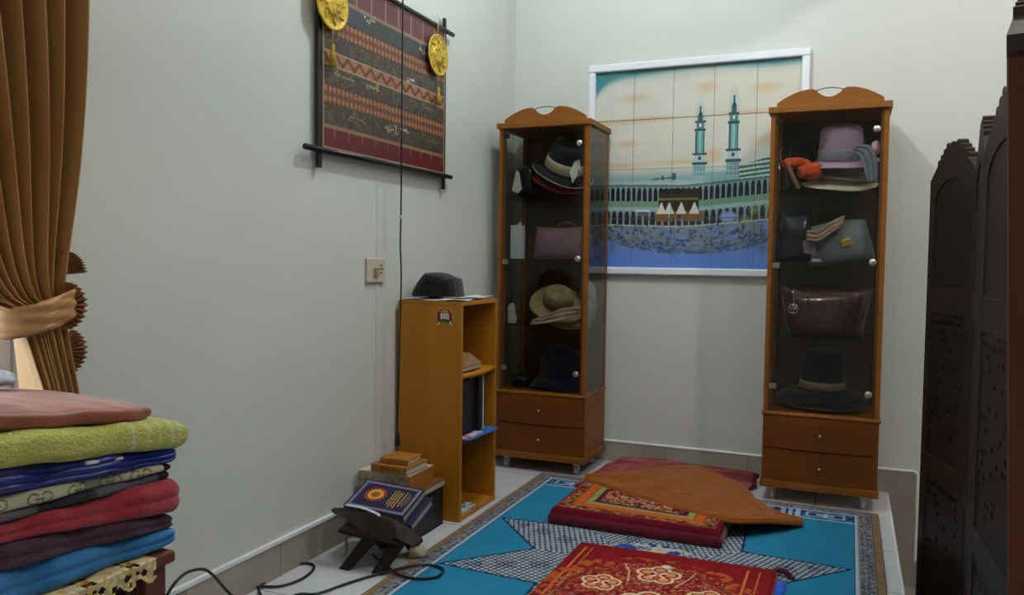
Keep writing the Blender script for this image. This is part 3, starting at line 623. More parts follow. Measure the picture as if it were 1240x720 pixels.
kraft = fab('kraft_paper', (150, 112, 76), bump=.05); bl = mat('bright_blue_plastic', (36, 110, 190), .35)
gp = 'books in the bookshelf'
book('thin beige book lying flat on the upper bookshelf board', (-1.56, 2.80, .583), (.16, .20, .016), kraft, group=gp)
o = B().prism([(0, 0, 0), (0, .15, .0), (0, .035, .052)], (-.11, 0, .004)).build('folded_card', kraft); o.location = (-1.405, 2.86, .601); tag(o, 'folded brown card standing like a tent on the thin beige book', 'card')
for i, (yy, hh, m_, lb) in enumerate(((2.782, .215, blk, 'tall black book standing nearest the side panel, middle compartment of the bookshelf'), (2.835, .225, blk, 'tall black book, second from the near side panel, middle compartment of the bookshelf'), (2.890, .220, blk, 'tall black book, third from the near side panel, middle compartment of the bookshelf'), (2.945, .228, blk, 'tall black book standing left of the white edged binder'))):
    bk = book(lb, (-1.655, yy, .316), (.24-.004*i, .048, hh), m_, group=gp, spine='x1', pages=blk)
    bk.rotation_euler = (0, 0, 0)
tb_ = thing('ring_binder', 'black binder with a white edge standing in the middle compartment of the bookshelf', 'binder', (-1.655, 2.998, .316))
B().box((0, 0, 0), (.245, .044, .235)).build('binder_body', blk, tb_, bevel=.002); B().box((.2452, .034, .0), (.247, .044, .235)).box((.18, .012, .2352), (.247, .044, .238)).build('white_edge', paper, tb_)
def mag(label, pts, z, m, name='magazine'):
    o = B().prism([(x, y, 0) for x, y in pts], (0, 0, .006)).build(name, m, bevel=.001); o.location = (0, 0, z); tag(o, label, 'magazine', 'magazines on the middle bookshelf board'); return o
mag('bright blue magazine whose corner sticks out of the middle bookshelf board', [(-1.40, 2.80), (-1.358, 2.80), (-1.352, 3.075), (-1.40, 3.078)], .3155, bl)
mag('red, white and pink printed magazine on the blue one in the bookshelf', [(-1.398, 2.785), (-1.366, 2.785), (-1.364, 2.94), (-1.396, 2.95)], .3225, mat('printed_magazine', (186, 60, 54), .35, col2=(206, 200, 214), scale=(60, 30, 60), lo=.45, hi=.52))
o = B().box((0, 0, 0), (.20, .030, .262)).build('blue_folder', mat('dark_blue_folder', (24, 70, 120), .35), bevel=.003); o.location = (-1.60, 2.782, .021); tag(o, 'blue plastic folder standing in the lowest bookshelf compartment', 'folder')
o = B().prism([(0, 0, 0), (.055, 0, 0), (.062, .12, 0), (.008, .13, 0)], (0, 0, .010)).build('crumpled_leaflet', mat('blue_white_print', (196, 204, 214), .5, col2=(70, 96, 140), scale=(50,)*3, lo=.5, hi=.56), bevel=.001); o.location = (-1.445, 2.80, .021); tag(o, 'white and blue leaflet lying on the bottom of the bookshelf', 'leaflet')
# on top: papers and black bag
def sheet(label, pts, z, m=paper, amp=.003):
    n = 10; G = []
    for i in range(n+1):
        row = []
        for j in range(n+1):
            a = Vector(pts[0]).lerp(Vector(pts[1]), i/n); b_ = Vector(pts[3]).lerp(Vector(pts[2]), i/n); p = a.lerp(b_, j/n)
            row.append((p.x, p.y, z+amp*(1+math.sin(i*.9+j*.6))))
        G.append(row)
    o = B().grid(G).build('newspaper', m, solid=.0015); tag(o, label, 'paper', 'papers on top of the bookshelf'); return o
newsp = mat('newsprint', (196, 204, 216), .7, col2=(120, 126, 136), scale=(160, 60, 60), lo=.52, hi=.6)
sheet('folded white newspaper under the black cap on the bookshelf', [(-1.650, 2.765), (-1.372, 2.770), (-1.40, 2.95), (-1.640, 2.94)], .8665, newsp)
sheet('loose white paper at the far end of the bookshelf top', [(-1.50, 2.90), (-1.38, 2.90), (-1.385, 3.075), (-1.48, 3.08)], .8745, paper, .002)
sp_ = []
G = []
out = [(-.110, 0), (-.104, .022), (-.098, .034), (-.080, .062), (-.062, .084), (-.048, .096), (-.020, .098), (.02, .092), (.052, .080), (.078, .074), (.084, .05), (.092, 0)]
vs = []; fs = []; nn = len(out); LY_ = [(-.085, .55), (-.075, .82), (-.05, .96), (0, 1), (.05, .96), (.075, .82), (.085, .55)]
for y_, f_ in LY_:
    for x_, z_ in out: vs.append((x_*f_, y_, z_*f_**.6+.001*math.sin(40*x_+30*y_)))
for a in range(len(LY_)-1):
    for i in range(nn-1): fs.append((a*nn+i, a*nn+i+1, (a+1)*nn+i+1, (a+1)*nn+i))
    fs.append((a*nn+nn-1, a*nn, (a+1)*nn, (a+1)*nn+nn-1))
fs.append(tuple(range(nn))); fs.append(tuple(range((len(LY_)-1)*nn, len(LY_)*nn))[::-1])
o = B().add(vs, fs, False).build('folded_cloth_hat', fab('matt_black_cloth', (9, 10, 14), (11, 12, 17)), bevel=.004); o.location = (-1.545, 2.90, .878); o.rotation_euler = (0, 0, R_(5)); tag(o, 'soft black cloth hat lying on papers on top of the bookshelf', 'hat')

# ---------------------------------------------------------------- stack of books on the floor + reading stand
bigx = -1.652
book('large black book at the bottom of the floor stack', (bigx, 2.50, .001), (.220, .235, .150), blk, name='thick_book', spine='y0', pages=blk, group='stack of books beside the bookshelf')
book('brown covered book with white pages on the large black book', (bigx, 2.505, .152), (.226, .232, .026), brn, spine='y0', group='stack of books beside the bookshelf')
tn = thing('book_box', 'tan slip box with a marbled front and orange end, on the floor stack', 'box', (bigx, 2.475, .179), 'stack of books beside the bookshelf')
B().box((0, .001, 0), (.214, .180, .066)).build('box_body', orb, tn, bevel=.001)
B().box((0, -.001, 0), (.212, .0009, .066)).build('marbled_front', mat('marbled_paper', (132, 116, 92), .5, col2=(168, 156, 134), scale=(45, 45, 45), lo=.4, hi=.6), tn)
B().box((0, .001, .066), (.214, .180, .069)).build('cream_lid_paper', mat('cream_lid', (196, 188, 172), .6), tn)
book('orange book with dark lettering lying on the tan slip box', (-1.600, 2.475, .250), (.155, .15, .028), orb, spine='y0', rz=R_(-3), group='stack of books beside the bookshelf')
book('small orange book at the very top of the floor stack', (-1.570, 2.490, .279), (.115, .11, .020), orb, spine='y0', rz=R_(2), group='stack of books beside the bookshelf')
t_ = [x for x in bpy.data.objects if x.get('label', '').startswith('orange book with dark')][0]
b = B()
for i in range(9): x = .045+i*.009; b.box((x, -.0008, .010+.002*(i % 2)), (x+.006, 0, .018-.002*(i % 3)))
b.build('spine_lettering', mat('dark_brown_ink', (86, 44, 14), .6), t_)
# the two navy books: cover plane solved from the photo
P0 = Vector((-1.581, 2.275, .182)); uu = (Vector((-1.349, 2.286, .168))-P0).normalized(); vv = (Vector((-1.586, 2.431, .232))-P0).normalized(); nn_ = uu.cross(vv).normalized(); vv = nn_.cross(uu)
BW, BD, BT = .233, .164, .030
def inclined(label, off, cov_m):
    t = thing('thick_book', label, 'book', (0, 0, 0), 'navy books on the reading stand')
    M = Matrix((uu, vv, nn_)).transposed().to_4x4(); t.matrix_world = Matrix.Translation(P0+off-nn_*BT) @ M
    B().box((0, 0, 0), (BW, BD, .003)).box((0, 0, BT-.003), (BW, BD, BT)).box((0, 0, .003), (.003, BD, BT-.003)).box((.003, 0, .003), (BW-.002, .003, BT-.003)).build('cover', cov_m, t, bevel=.001)
    B().box((.003, .0031, .0031), (BW-.006, BD-.005, BT-.0031)).build('pages', pagem, t)
    return t
nb = inclined('upper navy book with orange sun emblem and gold lettering on the dark reading stand', Vector((0, 0, 0)), navc)
nb2 = inclined('lower navy book peeping out beneath the sun emblem book on the reading stand', uu*.026+vv*.004-nn_*.0305, navc)
def cover_paint(U, V):
    P = Paint(U, V, (28, 28, 58)); d = np.minimum(np.minimum(U, BW-U), np.minimum(V, BD-V))
    P.put((d > .007) & (d < .018), (118, 112, 142)); P.put((d > .0185) & (d < .0195), (90, 84, 110))
    cx, cyy = .078, .088; r = np.hypot(U-cx, (V-cyy)); a = np.arctan2(V-cyy, U-cx)
    P.put((r < .031), (206, 96, 40)); P.put((r < .028), (224, 146, 52)); P.put(r < .017, (150, 104, 34)); P.put((r < .0155) & (fbm(U*600, V*600, 1) > .5), (110, 70, 24))
    for i in range(18):
        t = 2*PI*i/18; P.ell(cx+.037*math.cos(t), cyy+.037*math.sin(t), .0035, .0035, (212, 92, 44))
    rn = random.Random(3)
    for k_, (x, h0, h1) in enumerate(((.140, .05, .12), (.150, .035, .125), (.160, .04, .12), (.170, .032, .122), (.184, .045, .118), (.196, .05, .12), (.204, .06, .11))):
        y = h0
        while y < h1:
            l = rn.uniform(.004, .012); wv = rn.uniform(-.002, .002); P.line([(x+wv*.5, y), (x+wv, y+l*.5), (x-wv*.6, y+l)], .0026 if k_ < 5 else .0014, (226, 182, 70)); y += l+.002
    return P.c
nu, nv, U, V = uvgrid(BW, BD, .0013)
painted('cover_emblem', plane_pos(U, V, (0, 0, BT+.0006), (1, 0, 0), (0, 1, 0)), nu, nv, paintmat('printed_cover', .45), cover_paint(U, V), nb)
# folding reading stand
dw = mat('dark_carved_wood', (40, 24, 19), .6, spec=.25, col2=(30, 18, 15), scale=(12, 12, 40), bump=.2, bscale=50)
rs = thing('folding_reading_stand', 'low dark carved wooden folding stand holding the navy books', 'stand', (-1.42, 2.25, 0))
def rel(p): return Vector(p)-Vector((-1.42, 2.25, 0))
topE = [(401, 616), (412, 616), (428, 617), (445, 620), (459, 625), (467, 627), (479, 632), (491, 639), (501, 646), (509, 653), (510, 657)]
botE = [(402, 620), (409, 624), (418, 629), (432, 639), (442, 648), (454, 651), (466, 652), (480, 651), (490, 656), (499, 662), (507, 661)]
fr = []; bk = []
for (x, y) in topE: fr.append(rel(on(x, y+1, 'y', 2.235)))
for (x, y) in botE[::-1]: fr.append(rel(on(x, y, 'y', 2.195)))
n = len(fr); bk = [p+Vector((0, .014, .004)) for p in fr]; nt_ = len(topE)
fs = []
def strip(o_): return [(o_+i, o_+i+1, o_+2*nt_-2-i, o_+2*nt_-1-i) for i in range(nt_-1)]
fs = strip(0)+[tuple(reversed(q)) for q in strip(n)]+[(i, (i+1) % n, n+(i+1) % n, n+i) for i in range(n)]
B().add(fr+bk, fs).build('front_wing', dw, rs, bevel=.001)
b = B().hexa([rel(p) for p in ((-1.575, 2.24, .095), (-1.345, 2.25, .075), (-1.345, 2.425, .125), (-1.575, 2.415, .145), (-1.575, 2.236, .107), (-1.345, 2.246, .087), (-1.345, 2.421, .137), (-1.575, 2.411, .157))]); b.build('rear_wing', dw, rs, bevel=.003)
def leg(xa, xb, ya, xt0, xt1, yt, zt, th=.014):
    v = [(xa, ya, 0), (xb, ya, 0), (xb, ya+th, 0), (xa, ya+th, 0), (xt0, yt, zt), (xt1, yt, zt), (xt1, yt+th, zt), (xt0, yt+th, zt)]
    B().hexa([rel(p) for p in v]).build('leg', dw, rs, bevel=.002)
f1, f2, f3, f4 = on(409.5, 688.7, 'z', 0), on(423, 690.5, 'z', 0), on(448.6, 694, 'z', 0), on(463.5, 696, 'z', 0)
leg(f1.x, f2.x, f1.y, -1.470, -1.405, 2.262, .118); leg(f3.x, f4.x, f3.y, -1.372, -1.312, 2.268, .112)
leg(-1.52, -1.475, 2.40, -1.50, -1.45, 2.29, .115); leg(-1.40, -1.352, 2.41, -1.39, -1.345, 2.30, .105)
B().tube([rel((-1.50, 2.272, .108)), rel((-1.36, 2.280, .095))], .012, 10).build('hinge_bar', dw, rs)
o = rag('white_string', paper, (0, 0, 0), [(on(418, 611, 'y', 2.245), Vector((0, .004, .001))), (on(440, 615, 'y', 2.245), Vector((0, .004, .001))), (on(457, 622, 'y', 2.245), Vector((0, .004, .0015))), (on(461, 627, 'y', 2.24), Vector((0, .004, .001)))], thick=.003, amp=.001); tag(o, 'narrow white cloth strip lying between the stand and the navy book', 'cloth')
o = B().tube(smoothpath([on(424, 640, 'y', 2.26), on(419, 652, 'y', 2.25), on(420, 664, 'y', 2.25), on(417, 672, 'y', 2.25)], 5), .004, 6).build('string_bundle', fab('tan_cord', (138, 110, 80))); tag(o, 'short tan string hanging at the left of the reading stand', 'string')
o = lump('cream_cloth_ball', 'small cream cloth lying on the floor under the right end of the stand', 'cloth', (-1.345, 2.375, .020), (.034, .03, .020), fab('cream_rag', (150, 140, 120)), .9, 3, .06)

# ---------------------------------------------------------------- blue rug
def rug_paint(U, V):            # U from x=-1.345 to 0.140 ; V from y=1.2 to 3.575
    X = U-1.345; Y = V+1.2
    P = Paint(U, V, (40, 124, 162))
    n = fbm(X*9, Y*9, 2); P.put(np.clip((n-.45)*2, 0, 1), (48, 136, 174), .6)
    xi0, xi1, yi1 = -1.268, 0.058, 3.505
    dx = np.maximum(xi0-X, X-xi1); dy = Y-yi1; d = np.maximum(dx, dy)
    P.put(d > 0, (132, 128, 126)); rn = (np.abs(fbm(X*62, Y*62, 7)-.5) < .055); P.put((d > .004) & (d < .046) & rn, (46, 58, 88)); P.put((d > .004) & (d < .046) & (vnoise(X*120, Y*120, 17) > .72), (60, 74, 104))
    P.put((d > .018) & (d < .024) & (vnoise(X*90, Y*90, 3) > .4), (150, 150, 160), .6)
    P.put(d > .048, (138, 112, 84)); P.put((d > .048) & (vnoise(X*40, Y*200, 4) > .6), (116, 92, 70), .6); P.put((np.abs(d-.050) < .002), (84, 68, 60))
    P.put((d > -.010) & (d < .000), (176, 188, 204)); P.put((d > -.014) & (d < -.010), (24, 60, 100))
    # top border band
    band = (Y > 3.385) & (d < -.012); P.put(band & (Y < 3.396), (176, 188, 204))
    lx = np.minimum(X-xi0, xi1-X); bb = band & (Y > 3.396)
    P.put(bb, (24, 52, 104)); P.put(bb & (lx < .24) & (lx > .02) & (fbm(X*60, Y*60, 5) > .52), (70, 128, 168))
    for c in (.12,):
        m = bb & (np.abs(lx-c) < .075) & (np.abs(Y-3.448) < .030); P.put(m, (150, 172, 190)); P.put(bb & (np.abs(lx-c) < .065) & (np.abs(Y-3.448) < .022), (36, 66, 116)); P.put(bb & (np.abs(lx-c) < .035) & (np.abs(Y-3.448) < .008), (176, 192, 206)); P.put(bb & (np.abs(lx-c) < .006) & (np.abs(Y-3.448) < .022), (176, 192, 206))
    for c in (.225, .255, .285): P.put(bb & (np.abs(lx-c) < .010) & (np.abs(((Y*55) % 1)-.5) < .3), (190, 204, 218))
    P.put(bb & (lx > .32) & (fbm(X*50, Y*50, 6) > .5), (90, 130, 170))
    # eight pointed star
    cx, cyy = -.606, 2.610; r = np.hypot(X-cx, Y-cyy); a = np.arctan2(Y-cyy, X-cx)
    k = ((a-PI/8) % (PI/4)); k = np.minimum(k, PI/4-k)        # angle from nearest tip
    T, N = .690, .400; tx, ty = T, 0.0; nx, ny = N*math.cos(PI/8), N*math.sin(PI/8)
    px, py = r*np.cos(k), r*np.sin(k)
    cross = (nx-tx)*(py-ty)-(ny-ty)*(px-tx); sd = cross/math.hypot(nx-tx, ny-ty)     # >0 inside
    ins = (sd > 0) if True else 0
    if not ins[np.argmin(r) // r.shape[1], np.argmin(r) % r.shape[1]]: ins = sd < 0; sd = -sd
    P.put(sd > -.0, (30, 50, 84))
    ang = np.round((a-PI/8)/(PI/4))*(PI/4)+PI/8; al = (X-cx)*np.cos(ang)+(Y-cyy)*np.sin(ang); pe = -(X-cx)*np.sin(ang)+(Y-cyy)*np.cos(ang)
    q1 = ((al+pe)/.027) % 1; q2 = ((al-pe)/.027) % 1
    P.put((sd > .005) & (q1 > .30) & (q2 > .30), (172, 182, 188)); P.put((sd > .03) & (np.abs(pe) < .032) & (np.sin(al*2*PI/.11) > -.35) & (((q1 > .5) ^ (q2 > .5))), (26, 44, 88), .95)
    c2 = r < .22; P.put(c2 & (fbm(X*26, Y*26, 9) > .5), (36, 74, 150)); P.put(c2 & (fbm(X*40, Y*40, 19) > .56), (188, 180, 160))
    P.put(np.abs(sd) < .004, (20, 44, 84))
    return P.c
RW, RH = 1.485, 2.375
nu, nv, U, V = uvgrid(RW, RH, .0034)
pos = plane_pos(U, V, (-1.345, 1.2, .0), (1, 0, 0), (0, 1, 0)); pos[..., 2] = .0075+.0012*(fbm(U*8, V*8, 4)-.5)
rng = np.random.RandomState(2)
ed = np.zeros(U.shape); pos[0, :, 0] += rng.rand(nv)*.006; pos[-1, :, 0] -= rng.rand(nv)*.012
pos[0, :, 2] = pos[-1, :, 2] = .001; pos[:, -1, 2] = .001; pos[:, 0, 2] = .001
rug = painted('blue_rug', pos, nu, nv, paintmat('woven_rug_pile', .95, bump=.25, bscale=500, spec=.1), rug_paint(U, V))
tag(rug, 'large turquoise rug with a lattice patterned star and grey tan border, covering the raised floor', 'rug')

# ---------------------------------------------------------------- folded mats
def mat_block(name, label, cat, corners, h, paint, w_, d_, m, side_m, zb=.009, edge=.018, fringe=None, wav=.002, seed=0, folds=2):
    """folded cloth: patterned top, rounded folded sides. corners: FL, FR, BR, BL (xy)"""
    t = thing(name, label, cat, (corners[0][0], corners[0][1], zb))
    O = Vector((corners[0][0], corners[0][1], 0)); C4 = [Vector((x, y, 0))-O for x, y in corners]
    step = .0035; nu, nv, U, V = uvgrid(w_, d_, step); u = U/w_; v = V/d_
    P2 = [np.array(c[:2]) for c in C4]
    xy = (P2[0]*((1-u)*(1-v))[..., None]+P2[1]*(u*(1-v))[..., None]+P2[2]*(u*v)[..., None]+P2[3]*((1-u)*v)[..., None])
    de = np.minimum(np.minimum(U, w_-U), np.minimum(V, d_-V)); e = np.clip(de/edge, 0, 1)
    z = h*(.62+.38*np.sqrt(1-(1-e)**2)) + wav*(fbm(U*7, V*7, seed)-.5)*2*np.clip(de/.03, 0, 1)
    pos = np.dstack([xy, z])
    painted('patterned_top', pos, nu, nv, m, paint(U, V), t)
    # sides: two or three rounded folds all round
    per = [(u_, 0) for u_ in np.linspace(0, 1, 40)]+[(1, v_) for v_ in np.linspace(0, 1, 30)][1:]+[(u_, 1) for u_ in np.linspace(1, 0, 40)][1:]+[(0, v_) for v_ in np.linspace(1, 0, 30)][1:-1]
    cen = (P2[0]+P2[1]+P2[2]+P2[3])/4; G = []
    rows = 14
    for k_ in range(rows+1):
        zz = h*.64*k_/rows; ph = (k_/rows*folds) % 1.0 if k_ < rows else 1.0; bul = .010*math.sin(PI*ph)**.6 if 0 < ph < 1 else 0
        row = []
        for (a, b_) in per+[per[0]]:
            p = P2[0]*(1-a)*(1-b_)+P2[1]*a*(1-b_)+P2[2]*a*b_+P2[3]*(1-a)*b_; dd = (p-cen); dd = dd/np.linalg.norm(dd)
            q = p+dd*(bul-.001); row.append((q[0], q[1], zz))
        G.append(row)
    B().grid(G).build('folded_edges', side_m, t)
    if fringe: fringe(t, P2, h)
    return t
def m1_paint(U, V):          # red prayer mat, V measured from the near edge; far edge at V=.72
    W_, D_ = .665, .72; P = Paint(U, V, (122, 16, 24)); t = D_-V; P.put(fbm(U*12, V*12, 3) > .55, (134, 20, 26), .7)
    for x in (.038, .060, W_-.045, W_-.082): P.put((np.abs(U-x) < .003) & (t > .05), (196, 122, 52))
    cx, ct = W_*.50, .42; dx = U-cx; r = np.hypot(dx, t-ct); a = np.arctan2(ct-t, dx)
    ring = (np.abs(r-.325-.012*np.sin(a*14)) < .022) & (t < .5); P.put(ring & (fbm(U*45, V*45, 5) > .50), (176, 84, 36))
    ins = r < .300; sq = fbm(U*55, V*55, 11); P.put(ins & (np.abs(sq-.5) < .022), (196, 130, 110)); P.put(ins & (np.abs(fbm(U*42, V*42, 31)-.5) < .016), (206, 120, 48)); P.put(ins & (r > .255) & (r < .275) & (fbm(U*50, V*50, 2) > .45), (110, 50, 24), .7)
    for i in range(9):
        th = PI*(.08+.84*i/8); x = cx+.34*math.cos(th); y = ct-.31*math.sin(th); P.ell(x, D_-y, .035, .018, (204, 104, 44), .0)
    def flower(x, y, s):
        yy = D_-y
        for (ox, oy) in ((0, .9), (-.9, .25), (.9, .25), (-.55, -.8), (.55, -.8)): P.ell(x+ox*s, yy+oy*s, s*.78, s*.78, (222, 196, 160))
        for (ox, oy) in ((0, .9), (-.9, .25), (.9, .25), (-.55, -.8), (.55, -.8)): P.ell(x+ox*s, yy+oy*s, s*.56, s*.56, (150, 50, 40)); P.ell(x+ox*s, yy+oy*s, s*.36, s*.36, (214, 146, 92))
        P.ell(x, yy, s*.55, s*.6, (120, 20, 28)); P.line([(x-s*.5, yy+s*.5), (x+s*.5, yy-s*.5)], s*.2, (232, 220, 210)); P.line([(x+s*.5, yy+s*.5), (x-s*.5, yy-s*.5)], s*.2, (232, 220, 210)); P.line([(x, yy+s*.7), (x, yy-s*.7)], s*.2, (206, 90, 60))
    flower(cx-.01, .205, .043); flower(.17, .33, .038); flower(.50, .33, .038); flower(.335, .43, .05)
    P.ell(cx+.005, D_-.125, .020, .012, (222, 214, 204)); P.ell(cx+.017, D_-.120, .006, .005, (70, 40, 60))
    for x0_, x1_ in ((.20, .245), (.43, .39)): P.line([(x0_, D_-.15), ((x0_+x1_)/2+.008, D_-.21), (x1_, D_-.29)], .004, (216, 190, 170))
    return P.c
rp = paintmat('printed_plush', .9, bump=.2, bscale=400, spec=.15, sheen=.0)
red_s = fab('dark_red_plush', (116, 14, 24)); mar_s = fab('maroon_plush', (92, 14, 38)); darkr = fab('dark_maroon_tassel', (70, 12, 26))
def fr1(t, P2, h):
    b = B(); rn = random.Random(1)
    for i in range(26):
        f = i/25; p = P2[3]*(1-f)+P2[2]*f; b.tube([(p[0], p[1]+.0, h*.4), (p[0]+rn.uniform(-.004, .004), p[1]+.012+rn.uniform(0, .012), .004)], .004, 5)
    b.build('far_edge_fringe', darkr, t)
    q = P2[2]; B().tube(smoothpath([(q[0]-.02, q[1], h*.6), (q[0]+.02, q[1]+.004, h*.8), (q[0]+.045, q[1]-.008, h*.3), (q[0]+.055, q[1]-.02, .006)], 4), [.006]*3+[.010]*6+[.006]*4, 8).build('corner_tassel', darkr, t)
mat_block('prayer_mat', 'red printed prayer mat with gold lines and a floral medallion, folded nearest the camera', 'mat', [(-.862, 1.985), (-.195, 2.005), (-.193, 2.712), (-.858, 2.695)], .020, m1_paint, .665, .72, rp, red_s, fringe=fr1, seed=4, edge=.01, folds=1)
o = B().grid([[(-.205+.04*i/3, 2.20+.46*j/8, .010+.002*math.sin(j)) for j in range(9)] for i in range(4)]).build('bright_blue_cloth', fab('bright_blue_cloth', (20, 82, 196)), solid=.004); tag(o, 'strip of bright blue cloth showing along the right edge of the red prayer mat', 'cloth'); o.location = (.008, 0, 0)
def m2_paint(U, V):
    W_, D_ = .655, .47; P = Paint(U, V, (104, 14, 34)); d = np.minimum(np.minimum(U-.020, W_-.02-U), np.minimum(V-.018, D_-V))
    P.put((d > .0) & (d < .004), (140, 90, 50)); s = (d > .006) & (d < .046); P.put(s, (110, 52, 34)); P.put(s & (fbm(U*70, V*70, 3) > .48), (166, 112, 62)); P.put(s & (fbm(U*60, V*60, 13) > .58), (60, 12, 24))
    P.put((d > .046) & (d < .048), (50, 20, 20)); P.put((d > .048) & (d < .088), (190, 88, 30)); P.put((d > .088) & (d < .090), (40, 30, 20)); P.put((d > .090) & (d < .120), (142, 140, 84)); P.put((d > .120) & (d < .124), (30, 24, 20))
    i_ = d > .124; P.put(i_, (88, 12, 36)); q = fbm(U*26, V*30, 23); P.put(i_ & (d > .14) & (np.abs(q-.5) < .04), (190, 140, 100)); P.put(i_ & (d > .14) & (np.abs(q-.42) < .022), (170, 60, 44)); P.put(i_ & (d > .14) & (np.abs(fbm(U*40, V*34, 43)-.56) < .022), (206, 176, 130))
    return P.c
mat_block('folded_blanket', 'thick maroon folded blanket with orange and olive printed border, half under the brown cloth', 'blanket', [(-1.047, 2.886), (-.400, 2.880), (-.400, 3.22), (-1.050, 3.36)], .066, m2_paint, .655, .47, rp, mar_s, seed=9, edge=.022, folds=1)
# far pinkish mat, loosely folded
def patch(name, label, cat, top, bot, m, amp=.006, solid=.006, n=40, seed=0, fr=.0, k=3):
    T = smoothpath(top, n//(len(top)-1)); Bt = smoothpath(bot, n//(len(bot)-1)); N = min(len(T), len(Bt)); 
    T = [T[round(i*(len(T)-1)/(N-1))] for i in range(N)]; Bt = [Bt[round(i*(len(Bt)-1)/(N-1))] for i in range(N)]
    G = []; M = 24
    for i in range(N):
        row = []
        for j in range(M+1):
            f = j/M; p = Bt[i].lerp(T[i], f); e = math.sin(PI*f)
            z = amp*(2*float(fbm(np.float64(i*.16*45/n), np.float64(j*.12), seed))-1)*1.6*(.15+e)
            if amp > .0105: z += .0035*math.sin(PI*f)*math.sin(i*.38*63/n*1.0+j*.45+2*math.sin(j*.25))
            row.append((p.x, p.y, max(.004, p.z+z)))
        G.append(row)
    o = B().grid(G).build(name, m, solid=solid); tag(o, label, cat); return o, T, Bt
pinkm = mat('faded_red_plush', (122, 34, 42), .9, col2=(156, 84, 84), scale=(5, 14, 8), lo=.45, hi=.62, bump=.2, bscale=200)
def pt(x, y, z): return on(x, y, 'z', z)
top3 = [pt(753, 554, .05), pt(790, 556, .055), pt(830, 562, .05), pt(870, 567, .045), pt(913, 573, .04)]
bot3 = [Vector((-1.12, 3.40, .012)), Vector((-.95, 3.38, .02)), Vector((-.75, 3.36, .02)), Vector((-.55, 3.36, .02)), pt(911, 590, .012)]
o3, T3, B3 = patch('faded_red_mat', 'faded pinkish red mat bunched against the back skirting, behind the brown cloth', 'mat', top3, bot3, pinkm, .010, .016, 44, 5)
b = B(); rn = random.Random(7)
for i in range(36):
    f = i/35; p = T3[round(f*(len(T3)-1))]; b.tube([p+Vector((0, .0, .004)), p+Vector((rn.uniform(-.01, .01), .010, -.004)), p+Vector((rn.uniform(-.015, .015), .014, -.03))], .005, 5)
for i in range(8):
    p = T3[-1].lerp(B3[-1], i/8); b.tube([p, p+Vector((.014+rn.random()*.012, rn.uniform(-.006, .006), -.006))], .005, 5)
b.build('fringe', darkr, o3)
brc = mat('burnt_orange_cloth', (130, 70, 12), .9, spec=.15, col2=(142, 76, 15), scale=(12, 12, 12), bump=.5, bscale=30, sheen=.15)
topc = [pt(709, 575.5, .080), pt(748, 571, .084), pt(775, 568.5, .090), pt(800, 565.5, .100), pt(831, 562.5, .110), pt(852, 565, .108), pt(876, 576, .095), pt(903, 590, .078), pt(916, 604, .055), pt(938, 617, .032), pt(972, 629, .018)]
botc = [pt(708, 579, .078), pt(728, 586, .080), pt(752, 594, .080), pt(780, 602, .080), pt(812, 611, .080), pt(845, 620, .080), pt(870, 626, .080), pt(893, 629, .078), pt(932, 629, .066), pt(972, 632, .026)]
oc, Tc, Bc = patch('brown_orange_cloth', 'burnt orange brown cloth draped across the folded blanket and the faded mat', 'cloth', topc, botc, brc, .011, .005, 90, 11)
b = B(); b.grid([[Bc[i]+Vector((0, -.001-.003*j, -.007*j)) for j in range(3)] for i in range(0, len(Bc))]).build('rolled_hem', brc, oc, solid=.006)

# ---------------------------------------------------------------- cables
def cable(name, label, pts, r=.0042, n=8, cat='cable', group='black cables on the floor'):
    o = B().tube(smoothpath(pts, n), r, 8).build(name, cablem); tag(o, label, cat, group); return o
fl = lambda x, y, z=.006: on(x, y, 'z', z)
cable('power_cable', 'black cable arching up beside the left skirting, below the towel stack', [on(196, 735, 'x', -1.60), on(203, 719, 'x', -1.60), on(214, 703, 'x', -1.60), on(228, 692, 'x', -1.60), on(246, 689, 'x', -1.60), on(258, 696, 'x', -1.60), on(272, 712, 'x', -1.60), on(284, 724, 'x', -1.58), on(300, 740, 'x', -1.55)])
cable('power_cable', 'black cable making a narrow loop on the tiles beside the left skirting', [fl(286, 726), fl(296, 715), fl(314, 710), fl(340, 709), fl(366, 700), fl(380, 688), fl(376, 682), fl(360, 683), fl(336, 695), fl(318, 707), fl(314, 716), fl(322, 728)])
cable('power_cable', 'black cable looping from the reading stand over the rug edge', [fl(345, 726), fl(362, 719), fl(385, 718), fl(420, 706), fl(452, 696), fl(475, 690, .013), fl(500, 684, .016), fl(525, 684, .014), fl(537, 690, .014), fl(528, 698, .014), fl(505, 700, .014), fl(485, 696, .014), fl(472, 688, .010), fl(462, 680, .006), fl(452, 672, .006)])
ck = thing('hanging_cord', 'thin black cord hanging before the wall picture, with a plug at its end', 'cord', (-1.60, 2.68, .31))
pc = [(-1.598, 2.68, ZC), (-1.598, 2.68, 2.4), (-1.598, 2.68, 2.0), (-1.600, 2.68, 1.6), (-1.601, 2.68, 1.22), (-1.603, 2.68, 1.08), (-1.598, 2.68, .95), (-1.604, 2.68, .7), (-1.606, 2.68, .6), (-1.611, 2.68, .40), (-1.611, 2.68, .345)]
B().tube([Vector(p)-ck.location for p in smoothpath(pc, 6)], .0032, 8).build('cord', cablem, ck)
B().lathe([(.004, .045), (.006, .04), (.009, .02), (.011, 0), (.011, -.012), (.0001, -.014)], (-.011, 0, .0), 12).build('plug', cablem, ck)
B().box((-.008, -.004, .872), (.006, .004, .886)).build('white_tag', paper, ck)

